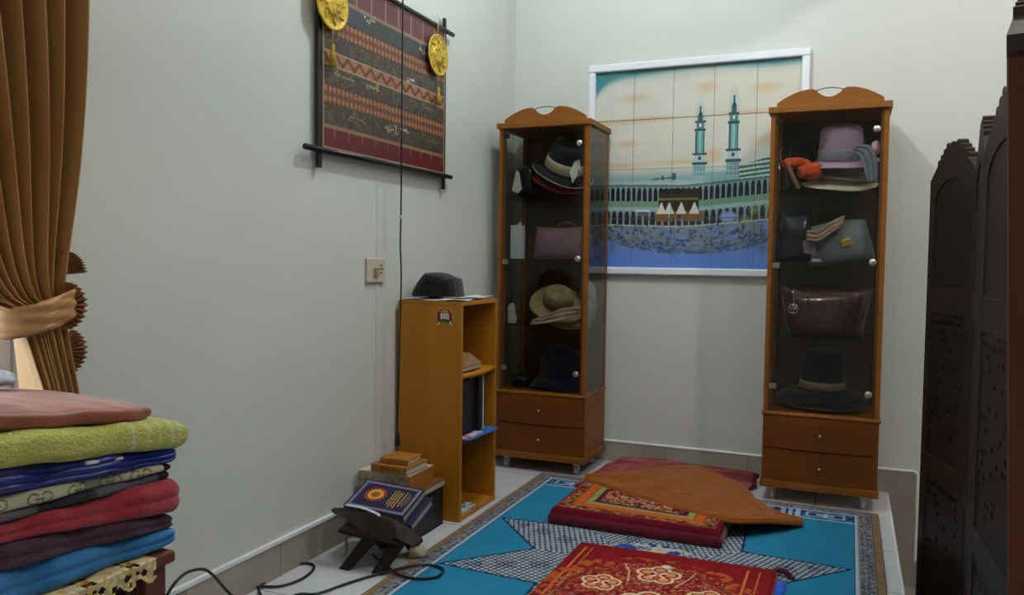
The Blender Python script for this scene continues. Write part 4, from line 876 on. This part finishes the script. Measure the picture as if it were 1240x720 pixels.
# ---------------------------------------------------------------- wall hanging
XH = XW+.024
ya, yb, za, zb_ = 2.255, 3.118, 1.407, 2.004
HW, HH = yb-ya, zb_-za
t = thing('wall_hanging', 'framed batik cloth picture with gold calligraphy on the left wall, crossed black rods', 'wall hanging', (XH, ya, za))
def hang_paint(U, V):
    u, v = U/HW, V/HH; P = Paint(U, V, (66, 58, 52)); n = fbm(U*90, V*90, 3)
    P.put(n > .52, (96, 84, 68), .8); P.put(fbm(U*120, V*120, 13) > .60, (40, 40, 44), .8)
    m = (v > .855); P.put(m, (100, 56, 62)); P.put(m & (((u*9) % 1) < .08), (150, 120, 92)); P.put((v > .845) & (v < .865), (132, 112, 92))
    P.put((v > .74) & (v < .845), (58, 62, 68), .75); P.put((v > .74) & (v < .845) & (u < .35), (60, 66, 76), .8)
    m = (v < .115); P.put(m, (96, 30, 36)); P.put(m & (((u*10+.3) % 1) < .07) & (v > .06), (140, 104, 74)); P.put((v > .108) & (v < .128), (142, 108, 78))
    for v0, v1, kind in ((.635, .745, 0), (.46, .55, 1), (.245, .36, 0)):
        m = (v > v0) & (v < v1); h = (v-v0)/(v1-v0); P.put(m, (104, 62, 46) if kind == 0 else (150, 106, 76))
        if kind == 0:
            x = (u*34) % 1; dd = np.abs(x-.5)+np.abs(((h*2) % 1)-.5); P.put(m & (dd < .36) & (h > .06) & (h < .94), (176, 122, 84)); P.put(m & (dd < .12), (84, 42, 36)); P.put(m & ((h < .07) | (h > .93)), (60, 44, 38))
        else:
            P.put(m & (np.abs(h-.5-.30*(2*np.abs(((u*12) % 1)-.5)-.5)*2) < .16) & (h > .12) & (h < .88), (104, 44, 34)); P.put(m & ((h < .12) | (h > .88)), (164, 136, 102)); 
    rn = random.Random(12)
    GL = [[(0, 0), (-.3, -.35), (-.8, -.45), (-1.2, -.2), (-1.3, .3)], [(0, 0), (0, 1.6)], [(0, 0), (-.5, 0), (-.7, .4), (-.4, .6), (-.2, .3), (-.5, 0), (-1, 0)], [(0, 0), (-.4, .05), (-.5, .35), (-.6, .05), (-1.0, .05), (-1.1, .4), (-1.2, 0)], [(0, 0), (-.6, -.1), (-1.2, .5), (-.5, .8), (-.1, .7)], [(0, 0), (-.2, -.7), (-.9, -.8)]]
    def script(cx, cyy, s, k, col=(196, 184, 146)):
        sc = .012; x, y = cx+s*HW, cyy
        for i in range(k):
            g = rn.choice(GL); z_ = rn.uniform(.8, 1.3)*sc; P.line([(x+p*z_, y+q*z_) for p, q in g], .0030, col)
            if rn.random() < .6: P.ell(x-.3*z_, y+rn.choice((-1, 1.3))*z_, .0022, .0022, col)
            x += g[-1][0]*z_-.002
            if x < cx-s*HW: x = cx+s*HW*rn.uniform(.6, 1); y += rn.choice((-1, 1))*.024
    script(.31*HW, .83*HH, .055, 6); script(.80*HW, .80*HH, .06, 7); script(.66*HW, .57*HH, .045, 5, (214, 206, 184)); script(.36*HW, .43*HH, .04, 6); script(.13*HW, .42*HH, .08, 10, (150, 132, 96)); script(.50*HW, .20*HH, .06, 9); script(.62*HW, .22*HH, .035, 4, (200, 190, 160)); script(.2*HW, .2*HH, .10, 9, (140, 120, 84)); script(.8*HW, .42*HH, .12, 8, (128, 112, 84)); script(.85*HW, .2*HH, .1, 8, (120, 104, 74))
    P.put(np.abs(u-.345) < .003, (50, 40, 38), .6)
    return P.c
nu, nv, U, V = uvgrid(HW, HH, .0026)
painted('batik_cloth', plane_pos(U, V, (0, 0, 0), (0, 1, 0), (0, 0, 1)), nu, nv, paintmat('framed_batik', .35, spec=.4), hang_paint(U, V), t)
B().box((-.010, 0, 0), (-.001, HW, HH)).build('backing_board', mat('brown_backing_board', (70, 46, 32), .7), t)
b = B(); g_ = .004
for a, c in (((-g_, -g_), (HW+g_, 0)), ((-g_, HH), (HW+g_, HH+g_)), ((-g_, 0), (0, HH)), ((HW, 0), (HW+g_, HH))): b.box((-.010, a[0], a[1]), (.002, c[0], c[1]))
b.build('inner_edging', mat('pale_gilt_edging', (176, 150, 116), .4), t)
B().tube([(.004, -.105, -.016), (.004, HW+.066, -.014)], .010, 10).build('rod', blackm, t)
B().tube([(.004, -.105, HH+.014), (.004, HW+.075, HH+.014)], .010, 10).build('rod', blackm, t)
B().box((-.012, -.028, -.075), (.000, -.006, HH+.075)).build('upright_slat', blackm, t, bevel=.002)
B().box((-.012, HW+.003, -.072), (.000, HW+.021, HH+.070)).build('upright_slat', blackm, t, bevel=.002)
B().tube([(.0, HW-.03, HH+.02), (-.005, HW-.05, HH+.07), (-.01, HW-.035, HH+.075)], .003, 6).build('hanging_clip', chrome, t)
goldd = mat('embossed_gold_disc', (196, 156, 44), .45, .35, col2=(220, 184, 74), scale=(60,)*3, bump=.5, bscale=90)
goldt = mat('gold_tassel_thread', (206, 164, 60), .7, col2=(170, 126, 40), scale=(200, 200, 10), bump=.3, bscale=200)
def disc(label, y, z, R, drop, cord_top):
    d = thing('gold_medallion', label, 'ornament', (XH+.018, y, z), 'gold medallions on the wall hanging')
    B().lathe([(.0001, -.002), (R*.9, -.002), (R, 0), (R, .003), (R*.93, .005), (R*.90, .0025), (R*.5, .002), (R*.48, .005), (R*.2, .006), (.0001, .007)], (0, 0, 0), 48, 'x', wob=lambda r, h, th, j: (r*(1+(.012*math.sin(24*th) if r > R*.85 else 0)), h)).build('disc_plate', goldd, d)
    b = B()
    for i in range(8):
        a = 2*PI*i/8; b.tube([(.005, R*.22*math.cos(a), R*.22*math.sin(a)), (.0055, R*.46*math.cos(a+.25), R*.46*math.sin(a+.25))], .0035, 6)
        b.tube([(.005, R*.56*math.cos(a), R*.56*math.sin(a)), (.005, R*.80*math.cos(a+.18), R*.80*math.sin(a+.18))], .0025, 6)
    b.build('embossed_relief', goldd, d)
    B().tube([(0, -.004, R), (0, .0, R+cord_top)], .002, 6).build('hanging_cord', goldt, d)
    B().tube([(.002, 0, -R), (.002, 0, -R-drop)], .0018, 6).build('tassel_cord', goldt, d)
    B().lathe([(.0001, 0), (.006, -.003), (.008, -.014), (.006, -.018), (.009, -.03), (.014, -.075), (.0001, -.077)], (.002, 0, -R-drop), 14).build('tassel', goldt, d)
p2 = on(530.5, 67, 'x', XH+.018); p1 = on(402.5, 4, 'x', XH+.018)
disc('round gold medallion with tassel at the right end of the wall hanging', p2.y, p2.z, .087, .045, .05)
disc('round gold medallion with tassel at the left end of the wall hanging', p1.y, p1.z, .090, .045, .05)
# socket
ps = on(456, 327, 'x', XW+.012)
sk = thing('wall_socket', 'cream double switch and socket plate on the left wall below the hanging', 'socket', (XW, ps.y, ps.z))
crm = mat('aged_cream_plastic', (196, 188, 168), .4)
B().box((0, -.062, -.048), (.012, .062, .046)).build('plate', crm, sk, bevel=.004)
B().box((.012, -.020, -.026), (.020, .006, .010)).build('switch_rocker', mat('brownish_switch', (150, 124, 96), .4), sk, bevel=.003)
b = B()
for yy, zz in ((.030, .018), (.030, -.010), (.022, .004), (.040, .004)): b.lathe([(.004, 0), (.004, .002), (.0001, .002)], (.0121, yy, zz), 10, 'x')
b.build('socket_holes', blackm, sk)
pcn = on(458, 300, 'x', XW+.006).y
o = B().box((XW, pcn-.006, .124), (XW+.003, pcn+.006, ps.z-.05)).box((XW, pcn-.006, ps.z+.047), (XW+.003, pcn+.006, 1.36)).build('cable_conduit', wall_m, bevel=.001); tag(o, 'slim wall coloured cable conduit running through the wall socket', 'conduit')

# ---------------------------------------------------------------- carved folding screen on the lower floor
scr = mat('dark_brown_carved_wood', (44, 26, 17), .5, spec=.3, col2=(34, 20, 14), scale=(10, 10, 40), bump=.1, bscale=60)
scr2 = mat('reddish_wood_edge', (76, 36, 12), .5, spec=.2, col2=(64, 30, 10), scale=(20, 20, 3))
nodes = [(.274, 3.30), (.374, 2.92), (.330, 2.425), (.345, 1.85), (.201, 1.22)]
zs, zp = 1.332, 1.448
screen = thing('folding_screen', 'tall dark carved wooden folding screen with pierced panels at the right', 'screen', (.3, 2.3, ZL))
def screen_panel(A, Bn, last=False):
    A = Vector((A[0], A[1], 0)); Bv = Vector((Bn[0], Bn[1], 0)); d = Bv-A; L = d.length; d.normalize(); nrm = Vector((0, 0, 1)).cross(d)
    if nrm.x > 0 and not last: nrm = -nrm
    th = .030 if not last else .046
    off = -Vector((.3, 2.3, ZL))
    def P(s_, z, q): return A+d*s_+nrm*q+Vector(((zs-z)*.038*(s_/L) if last else 0, 0, z))+off
    def bar(b, s0, s1, z0, z1, q0=-th/2, q1=th/2): return b.hexa([P(s0, z0, q0), P(s1, z0, q0), P(s1, z0, q1), P(s0, z0, q1), P(s0, z1, q0), P(s1, z1, q0), P(s1, z1, q1), P(s0, z1, q1)])
    zb = ZL+.0; st = .055
    b = B(); bar(b, .004, st, zb, zs-.02); bar(b, L-st, L-.004, zb, zs-.02)
    rails = [ZL+.07, ZL+.16, .30, .36, .80, .87, 1.12-.0]
    bar(b, st, L-st, ZL+.08, ZL+.16); bar(b, st, L-st, .28, .35); bar(b, st, L-st, .86, .95)
    fr_ = b.build('panel_frame', scr2 if last else scr, screen, bevel=.002)
    # crest: sloping shoulders with scallops to a peak
    m = L/2; out = [(.004, zs-.02), (.004, zs), (L*.16, zs+.045)]
    for k_ in range(4):
        s0 = L*(.17+.062*k_); z0 = zs+.050+.017*k_
        out += [(s0, z0), (s0+.001, z0+.014), (s0+L*.03, z0+.020), (s0+L*.055, z0+.017)]
    out += [(m-L*.06, zp-.012), (m-L*.05, zp), (m, zp+.004)]
    full = out+[(L-x, z) for x, z in out[:-1][::-1]]
    arch = [(L-st, zs-.02)]+[(m+(m-st)*math.cos(PI*i/14), zs-.07+.085*math.sin(PI*i/14)) for i in range(15)]+[(st, zs-.02)]
    poly = full+arch[0:1]+arch[1:]
    # build crest as strips between outline and arch for clean shading
    n_ = 40; G0 = []; 
    def topz(s_):
        for (x0, z0), (x1, z1) in zip(full[:-1], full[1:]):
            if x0 <= s_ <= x1 and x1 > x0: return z0+(z1-z0)*(s_-x0)/(x1-x0)
        return zs-.02
    def botz(s_): return zs-.03 if (s_ < st or s_ > L-st) else zs-.09+.085*math.sqrt(max(0, 1-((s_-m)/(m-st))**2))
    ss = sorted(set([.004, st, L-st, L-.004]+[x for x, z in full]+[.004+(L-.008)*i/n_ for i in range(n_+1)]))
    b = B()
    for s0, s1 in zip(ss[:-1], ss[1:]):
        if s1-s0 < 1e-5: continue
        t0, t1, b0, b1 = topz(s0+1e-6), topz(s1-1e-6), botz(s0), botz(s1)
        b.hexa([P(s0, b0, -th/2), P(s1, b1, -th/2), P(s1, b1, th/2), P(s0, b0, th/2), P(s0, t0, -th/2), P(s1, t1, -th/2), P(s1, t1, th/2), P(s0, t0, th/2)])
    b.build('carved_crest', scr, fr_)
    # lattice fields
    b = B()
    for (z0, z1) in ((.95, zs-.03), (.35, .86), (ZL+.16, .28)):
        w_ = L-2*st; stp = .034; k_ = int((w_+z1-z0)/stp)+1
        for i in range(k_+1):
            for sgn in (1, -1):
                c = i*stp; s0, s1 = max(0, c-(z1-z0)), min(w_, c)
                if s1-s0 < .005: continue
                za_, zb2 = z0+(c-s0), z0+(c-s1)
                if sgn < 0: s0_, s1_ = w_-s0, w_-s1
                else: s0_, s1_ = s0, s1
                b.tube([P(st+s0_, za_, .003*sgn), P(st+s1_, zb2, .003*sgn)], .0060, 4)
        bar(b, st, st+.014, z0, z1, -.009, .009); bar(b, L-st-.014, L-st, z0, z1, -.009, .009)
    b.build('pierced_lattice', scr, fr_)
    # solid backing boards behind the lattice except small holes
    for (z0, z1) in ((ZL+.16, .28), (.35, .86), (.95, zs+.01)):
        nu, nv, U, V = uvgrid(L-2*st, z1-z0, .0045); Zv = z0+V; Pn = Paint(U, V, (30, 18, 13))
        gu, gv = np.round(U/.030), np.round(V/.030); keep = ~((np.hypot(U-gu*.030, V-gv*.030) < .0062) & ((h2(gu, gv, 3) > .80) | (gv == np.round((z1-z0)/.030)-1)) & (Zv < .86) & (gu > 0) & (gv > 0))
        o3_ = [np.array(P(st, 0, .011)), np.array(P(st+1, 0, .011))]
        pos = o3_[0]+U[..., None]*(o3_[1]-o3_[0])+Zv[..., None]*np.array([0, 0, 1.0])
        if last: pos[..., 0] += (zs-Zv)*.038*((st+U)/L)-(zs)*.038*(st/L)-U*(zs)*.038/L
        painted('pierced_board', pos, nu, nv, paintmat('dark_pierced_board_'+str(len(MATS)), .5), Pn.c, fr_, keep)
for i in range(4):
    screen_panel(nodes[i], nodes[i+1], i == 3)

# ---------------------------------------------------------------- dresser and towel stack (near left)
dk = mat('red_brown_varnish', (112, 58, 26), .3, col2=(92, 46, 22), scale=(20, 3, 20), coat=.3); dk2 = mat('dark_varnish_panel', (74, 38, 20), .4, col2=(62, 32, 18), scale=(6, 3, 20))
tx1, ty1, tz = -1.075, 1.045, .515
dr = thing('low_dresser', 'low red brown varnished dresser under the towel stack at the lower left', 'dresser', (tx1, ty1, 0))
B().box((-.43, -.95, tz-.022), (0, 0, tz)).build('top_board', dk, dr, bevel=.006)
for xa_, ya_ in ((-.057, -.055), (-.057, -.93), (-.42, -.055), (-.42, -.93)): B().box((xa_, ya_, 0), (xa_+.045, ya_+.043, tz-.022)).build('corner_post', dk, dr, bevel=.003)
B().box((-.41, -.885, .05), (-.022, -.055, tz-.022)).build('body', dk2, dr)
for z0, z1 in ((.07, .26), (.28, .47)):
    q = B().box((-.0219, -.87, z0), (-.014, -.07, z1)).build('drawer', dk2, dr, bevel=.003); B().lathe([(.006, 0), (.006, .012), (.014, .018), (.012, .028), (.0001, .03)], (-.014, -.47, (z0+z1)/2), 16, 'x').build('drawer_knob', goldm, q)
# lace doily over the edge
def doily():
    w_, d_ = .26, .62; nu, nv, U, V = uvgrid(w_, d_, .0020)     # U: from inner to hanging edge, V along y
    P = Paint(U, V, (176, 160, 128)); e = .225+.014*np.abs(np.sin(V*PI/.042)); keep = U < e
    gold = (np.abs(fbm(U*46, V*46, 6)-.5) < .07); P.put(gold, (204, 160, 56)); P.put((fbm(U*90, V*90, 2) > .60), (232, 208, 120), .8)
    for k_ in range(8):
        cy_ = .045+k_*.082; r = np.hypot(U-.188, (V-cy_)); a = np.arctan2(V-cy_, U-.188); pet = r < .027*(1+.22*np.cos(10*a)); P.put(pet, (214, 196, 160)); P.put(pet & (np.cos(10*a) < -.75), (176, 150, 104)); P.put(r < .007, (196, 156, 70)); hole = (r > .033) & (r < .041) & (np.cos(9*a) > .45); keep &= ~hole
    keep &= ~((np.sin(U*420) > .45) & (np.sin(V*380) > .45) & (U > .165) & (np.abs(((V-.045) % .082)-.041) < .012))
    P.put(U > e-.006, (222, 206, 150))
    x = np.where(U < .20, U-.20, 0.004+.0*U); over = np.clip(U-.20, 0, 1)
    z = np.where(U < .20, .0, -over); xx = np.where(U < .20, U-.2, .004)
    pos = np.dstack([xx, V, z+.002+.001*np.sin(V*60)])
    o = painted('lace_doily', pos, nu, nv, paintmat('gold_and_cream_lace', .5, spec=.6), P.c, None, keep, solid=.001)
    o.location = (tx1+.0015, ty1-.67, tz+.001); tag(o, 'gold and cream lace doily hanging over the dresser edge under the towels', 'doily')
doily()
# folded cloths. right face at x, boundaries (z at y=.75, z at y=1.05)
def folded(name, label, cat, zb0, zb1, zt0, zt1, xr, y1, m, folds=2, r=.012, xl=-1.49, y0=.25, seed=0, puff=.0, paint=None, topbulge=0.0, wav=.002, cut=.018, nx=46, ny=110, group='folded cloths stacked on the dresser', yslant=0.0, depth=.35):
    """layered folded textile: rounded fold toward +x, folded end at y1"""
    ys = np.linspace(y0, y1, ny); V = []; C = []
    rn = np.random.RandomState(seed); ph = rn.rand(4)*6
    nprof = 2*nx; 
    for yi, y in enumerate(ys):
        f = (y-.75)/.30; zb = zb0+(zb1-zb0)*f; zt = zt0+(zt1-zt0)*f; h = zt-zb
        e = min(1.0, (y1-y)/cut); e = math.sqrt(max(0.0, 1-(1-e)**2)); 
        zc = (zb+zt)/2; 
        row = []; xo = xr+.004*math.sin(y*17+ph[0])+.003*math.sin(y*41+ph[1])
        for k_ in range(nprof):
            s_ = k_/(nprof-1)
            if s_ < .35: t_ = s_/.35; x = xl+(xo-r-xl)*t_; z = zb; a = None; 
            elif s_ < .65:
                t_ = (s_-.35)/.30; z = zb+h*t_; ph_ = (t_*folds) % 1 if t_ < 1 else 1.0; bul = math.sin(PI*ph_)**.5 if 0 < ph_ < 1 else 0
                edgeR = math.sqrt(max(0, 1-(2*t_-1)**4)); x = xo-r+r*((1-depth)*edgeR+depth*bul*edgeR)
            else: t_ = (1-s_)/.35; x = xl+(xo-r-xl)*t_; z = zt+topbulge*math.sin(PI*t_*.9)*1.0
            w1 = wav*math.sin(y*37+ph[2]+x*11)+wav*.6*math.sin(y*83+ph[3]-x*23)
            if .30 < s_ < .70: x += w1*.8
            z2 = zc+(z-zc)*(.30+.70*e) + (w1*.5 if s_ > .35 else 0)
            row.append((x-(1-e)*r*.8, y+yslant*(x-xr), z2))
        V.append(row)
    pos = np.array(V); nu, nv = pos.shape[:2]
    Yg = np.repeat(ys[:, None], nv, 1); Sg = np.repeat(np.linspace(0, 1, nv)[None], nu, 0)
    if paint is not None:
        o = painted(name, pos, nu, nv, m, paint(Yg, Sg, pos))
        # close the far end
        bm = bmesh.new(); bm.from_mesh(o.data); bm.verts.ensure_lookup_table()
        try: bm.faces.new([bm.verts[(nu-1)*nv+j] for j in range(nv)])
        except Exception: pass
        bm.to_mesh(o.data); bm.free()
    else:
        b = B(); b.grid([[tuple(p) for p in row] for row in V]); n0 = (nu-1)*nv; b.f.append(tuple(n0+j for j in range(nv))); b.sm.append(False); b.f.append(tuple(range(nv))[::-1]); b.sm.append(False)
        o = b.build(name, m)
    tag(o, label, cat, group); return o
lb = fab('light_blue_cotton', (40, 106, 164), (52, 120, 178), 30); pur = fab('plum_towel', (66, 26, 52), (80, 34, 62), 80, .6); rdt = fab('raspberry_towel', (152, 36, 50), (166, 46, 56), 60, .5)
grf = fab('grey_jersey', (92, 90, 100)); rb = mat('royal_blue_satin', (14, 30, 126), .38, col2=(8, 18, 84), scale=(6, 30, 30), bump=.3, bscale=20); grn = fab('lime_terry', (172, 178, 92), (188, 192, 112), 110, .9); brw = mat('copper_satin', (150, 82, 62), .42, col2=(122, 58, 40), scale=(3, 12, 30), bump=.25, bscale=10, sheen=.2)
folded('folded_sheet', 'light blue folded cotton sheet, lowest cloth of the stack', 'sheet', .518, .518, .578, .547, -1.092, 1.062, lb, 2, .016, seed=1, wav=.004)
folded('bath_towel', 'dark plum folded towel directly on the light blue sheet', 'towel', .576, .547, .618, .575, -1.090, 1.060, pur, 2, .018, seed=2, wav=.003)
folded('bath_towel', 'raspberry red folded towel with a fat rolled end, above the plum towel', 'towel', .617, .574, .648, .637, -1.086, 1.084, rdt, 2, .024, seed=3, wav=.004, cut=.03, depth=.22)
def gpaint(Y, S_, pos):
    P = Paint(Y, pos[..., 2], (92, 90, 100)); P.put(Y > .985, (84, 84, 96)); P.put((Y > 1.02), (18, 18, 26)); P.put((Y < .90), (40, 38, 44)); P.put((Y < .80), (96, 90, 96)); return P.c
folded('folded_shirt', 'thin grey and black folded jersey between the red towel and the lettered cloth', 'shirt', .647, .636, .663, .651, -1.094, 1.056, paintmat('jersey_cloth', .9), 1, .010, seed=4, paint=gpaint)
def letters(Y, S_, pos):
    Z = pos[..., 2]; f = (Y-.75)/.30; zc = (.663+(.651-.663)*f+.685+(.661-.685)*f)/2
    P = Paint(Y, Z-zc, (178, 176, 150))
    for y_ in (.735, .80, .865, .93, .985):
        a = [(.0085*math.cos(t), .0075*math.sin(t)) for t in np.linspace(.7, 5.8, 14)]
        P.line([(y_+.000-x, z) for x, z in a]+[(y_-.004, -.001)], .0026, (104, 96, 60)) if False else P.line([(y_-.009+x, z) for x, z in a]+[(y_-.009+.008, -.0005), (y_-.009+.003, -.0005)], .0026, (104, 96, 60))
        P.line([(y_+.011-x, z) for x, z in a]+[(y_+.011-.008, -.0005), (y_+.011-.003, -.0005)], .0026, (104, 96, 60))
    P.put(Y > 1.035, (16, 16, 22)); return P.c
folded('lettered_cloth', 'cream folded cloth printed with pairs of olive letters, above the grey jersey', 'cloth', .663, .651, .687, .664, -1.092, 1.058, paintmat('printed_cream_cotton', .8), 1, .010, seed=5, paint=letters, ny=330, nx=60)
def bpaint(Y, S_, pos):
    Z = pos[..., 2]; P = Paint(Y, Z, (14, 30, 126)); P.put(fbm(Y*14, Z*160, 3) > .6, (10, 20, 92))
    for y_ in (.885, .935): P.put((np.abs(Y-y_) < .010) & (np.abs(Z-(.727-.035*(Y-.75)/.30-.006)) < .0028) & (S_ > .35) & (S_ < .7), (206, 210, 214))
    return P.c
folded('satin_cloth', 'royal blue folded satin cloth with small white stitches, under the lime towel', 'cloth', .687, .664, .728, .692, -1.088, 1.066, paintmat('royal_blue_satin_print', .4, spec=.6), 3, .016, seed=6, paint=bpaint, wav=.004, ny=200)
def tpaint(Y, S_, pos):
    Z = pos[..., 2]; P = Paint(Y, Z, (184, 180, 96)); P.put(fbm(Y*60, S_*60, 3) > .5, (194, 190, 112), .8)
    for y_, w_ in ((.955, .006), (.985, .004), (1.012, .003), (1.04, .005), (1.06, .003)): P.put(np.abs(Y-y_-.01*(S_-.5)) < w_, (196, 200, 150), .9)
    return P.c
folded('bath_towel', 'lime green terry towel folded fat, second from the top of the stack', 'towel', .727, .690, .776, .742, -1.072, 1.090, paintmat('lime_terry_print', .95, bump=.8, bscale=220, spec=.1), 1, .028, seed=7, paint=tpaint, wav=.003, cut=.035, depth=.1, ny=160)
folded('satin_blanket', 'copper brown shiny folded blanket on top of the stack', 'blanket', .775, .740, .808, .768, -1.100, 1.038, brw, 1, .030, seed=8, wav=.003, cut=.05, topbulge=.008, depth=.1)
o = lump('clear_plastic_bag', 'crumpled clear plastic bag lying on the copper blanket at the left edge', 'plastic bag', (-1.42, .925, .803), (.055, .06, .020), mat('milky_plastic', (176, 184, 206), .15, col2=(206, 214, 232), scale=(20,)*3, bump=.5, bscale=30), .8, 9, .10, flat=.008)

# ---------------------------------------------------------------- curtain
cur = mat('gold_brown_satin_curtain', (178, 134, 76), .36, col2=(188, 144, 86), scale=(30, 30, 1), sheen=.2)
cn = cur.node_tree; pb = cn.nodes['Principled BSDF']; tl = cn.nodes.new('ShaderNodeBsdfTranslucent'); mxs = cn.nodes.new('ShaderNodeMixShader'); mxs.inputs[0].default_value = .02
tl.inputs[0].default_value = L4((200, 150, 90)); out_n = cn.nodes['Material Output']; cn.links.new(pb.outputs[0], mxs.inputs[1]); cn.links.new(tl.outputs[0], mxs.inputs[2]); cn.links.new(mxs.outputs[0], out_n.inputs[0])
ct = thing('curtain', 'gold brown satin curtain gathered by a tieback at the left window', 'curtain', (XW, 1.1, 0))
KF = 12
def curtain_pt(u, z):
    zt_ = .915
    if z > zt_: f = min(1, (z-zt_)/1.9); far = 1.240+.075*f**.8; near = 1.120-.80*f**.55
    else: f = (zt_-z)/.9; far = 1.240+.012*f; near = 1.125+.03*min(1, f*5)-.05*max(0, f-.4)
    y = near+(far-near)*u
    d = 1-math.exp(-(abs(z-zt_)/.30)**1.4); amp = .014+.064*d
    w_ = math.sin(2*PI*KF*u+.5); w_ = 2*((1+w_)/2)**1.5-1
    x = .068+.030*d+amp*w_+.006*math.sin(2*PI*5.3*u+z*1.5)
    y += .22*d*(far-near)/KF*math.cos(2*PI*KF*u+.5)
    return (max(.014, x), y-1.1, z)
G = [[curtain_pt(i/480, z) for z in np.linspace(.10, 2.55, 80)] for i in range(481)]
B().grid(G).build('curtain_cloth', cur, ct, solid=.002)
tie = mat('satin_tieback', (190, 140, 92), .35, col2=(150, 104, 66), scale=(10,)*3)
pts = []
G = []
for i in range(33):
    a = -.62*PI+1.24*PI*i/32; yy = .082+.085*math.sin(a*.8); xx = .035+.085*max(0, math.cos(a*.8))**.7
    zc = .905+.02*math.sin(a)
    G.append([(xx+.004*math.sin(j*2+i*.5), yy, zc-.032+.064*j/8) for j in range(9)])
B().grid(G).build('tieback_band', tie, ct, solid=.006)
fanm = mat('pleated_fan_satin', (150, 104, 66), .5, col2=(112, 74, 44), scale=(30,)*3)
def fan(yc, zc, R, a0, a1, xo=.085, dz=1.0):
    n = 26; G = []
    for i in range(n+1):
        a = a0+(a1-a0)*i/n; row = []
        for j in range(7):
            r = R*(.12+.88*j/6); row.append((xo+(.007 if i % 2 else -.007)*j/6+.018*(j/6)**2, yc+r*math.cos(a), zc+r*math.sin(a)*dz))
        G.append(row)
    return B().grid(G, smooth=False).build('pleated_rosette', fanm, ct, solid=.002)
pf = on(76, 370, 'x', XW+.09); fan(pf.y-1.1-.004, pf.z, .052, -1.7, 1.7)
pf = on(78, 425, 'x', XW+.09); fan(pf.y-1.1-.006, pf.z, .050, -1.9, 1.2)
pf = on(66, 322, 'x', XW+.075); fan(pf.y-1.1+.012, pf.z-.020, .052, .1, 1.9, .075)
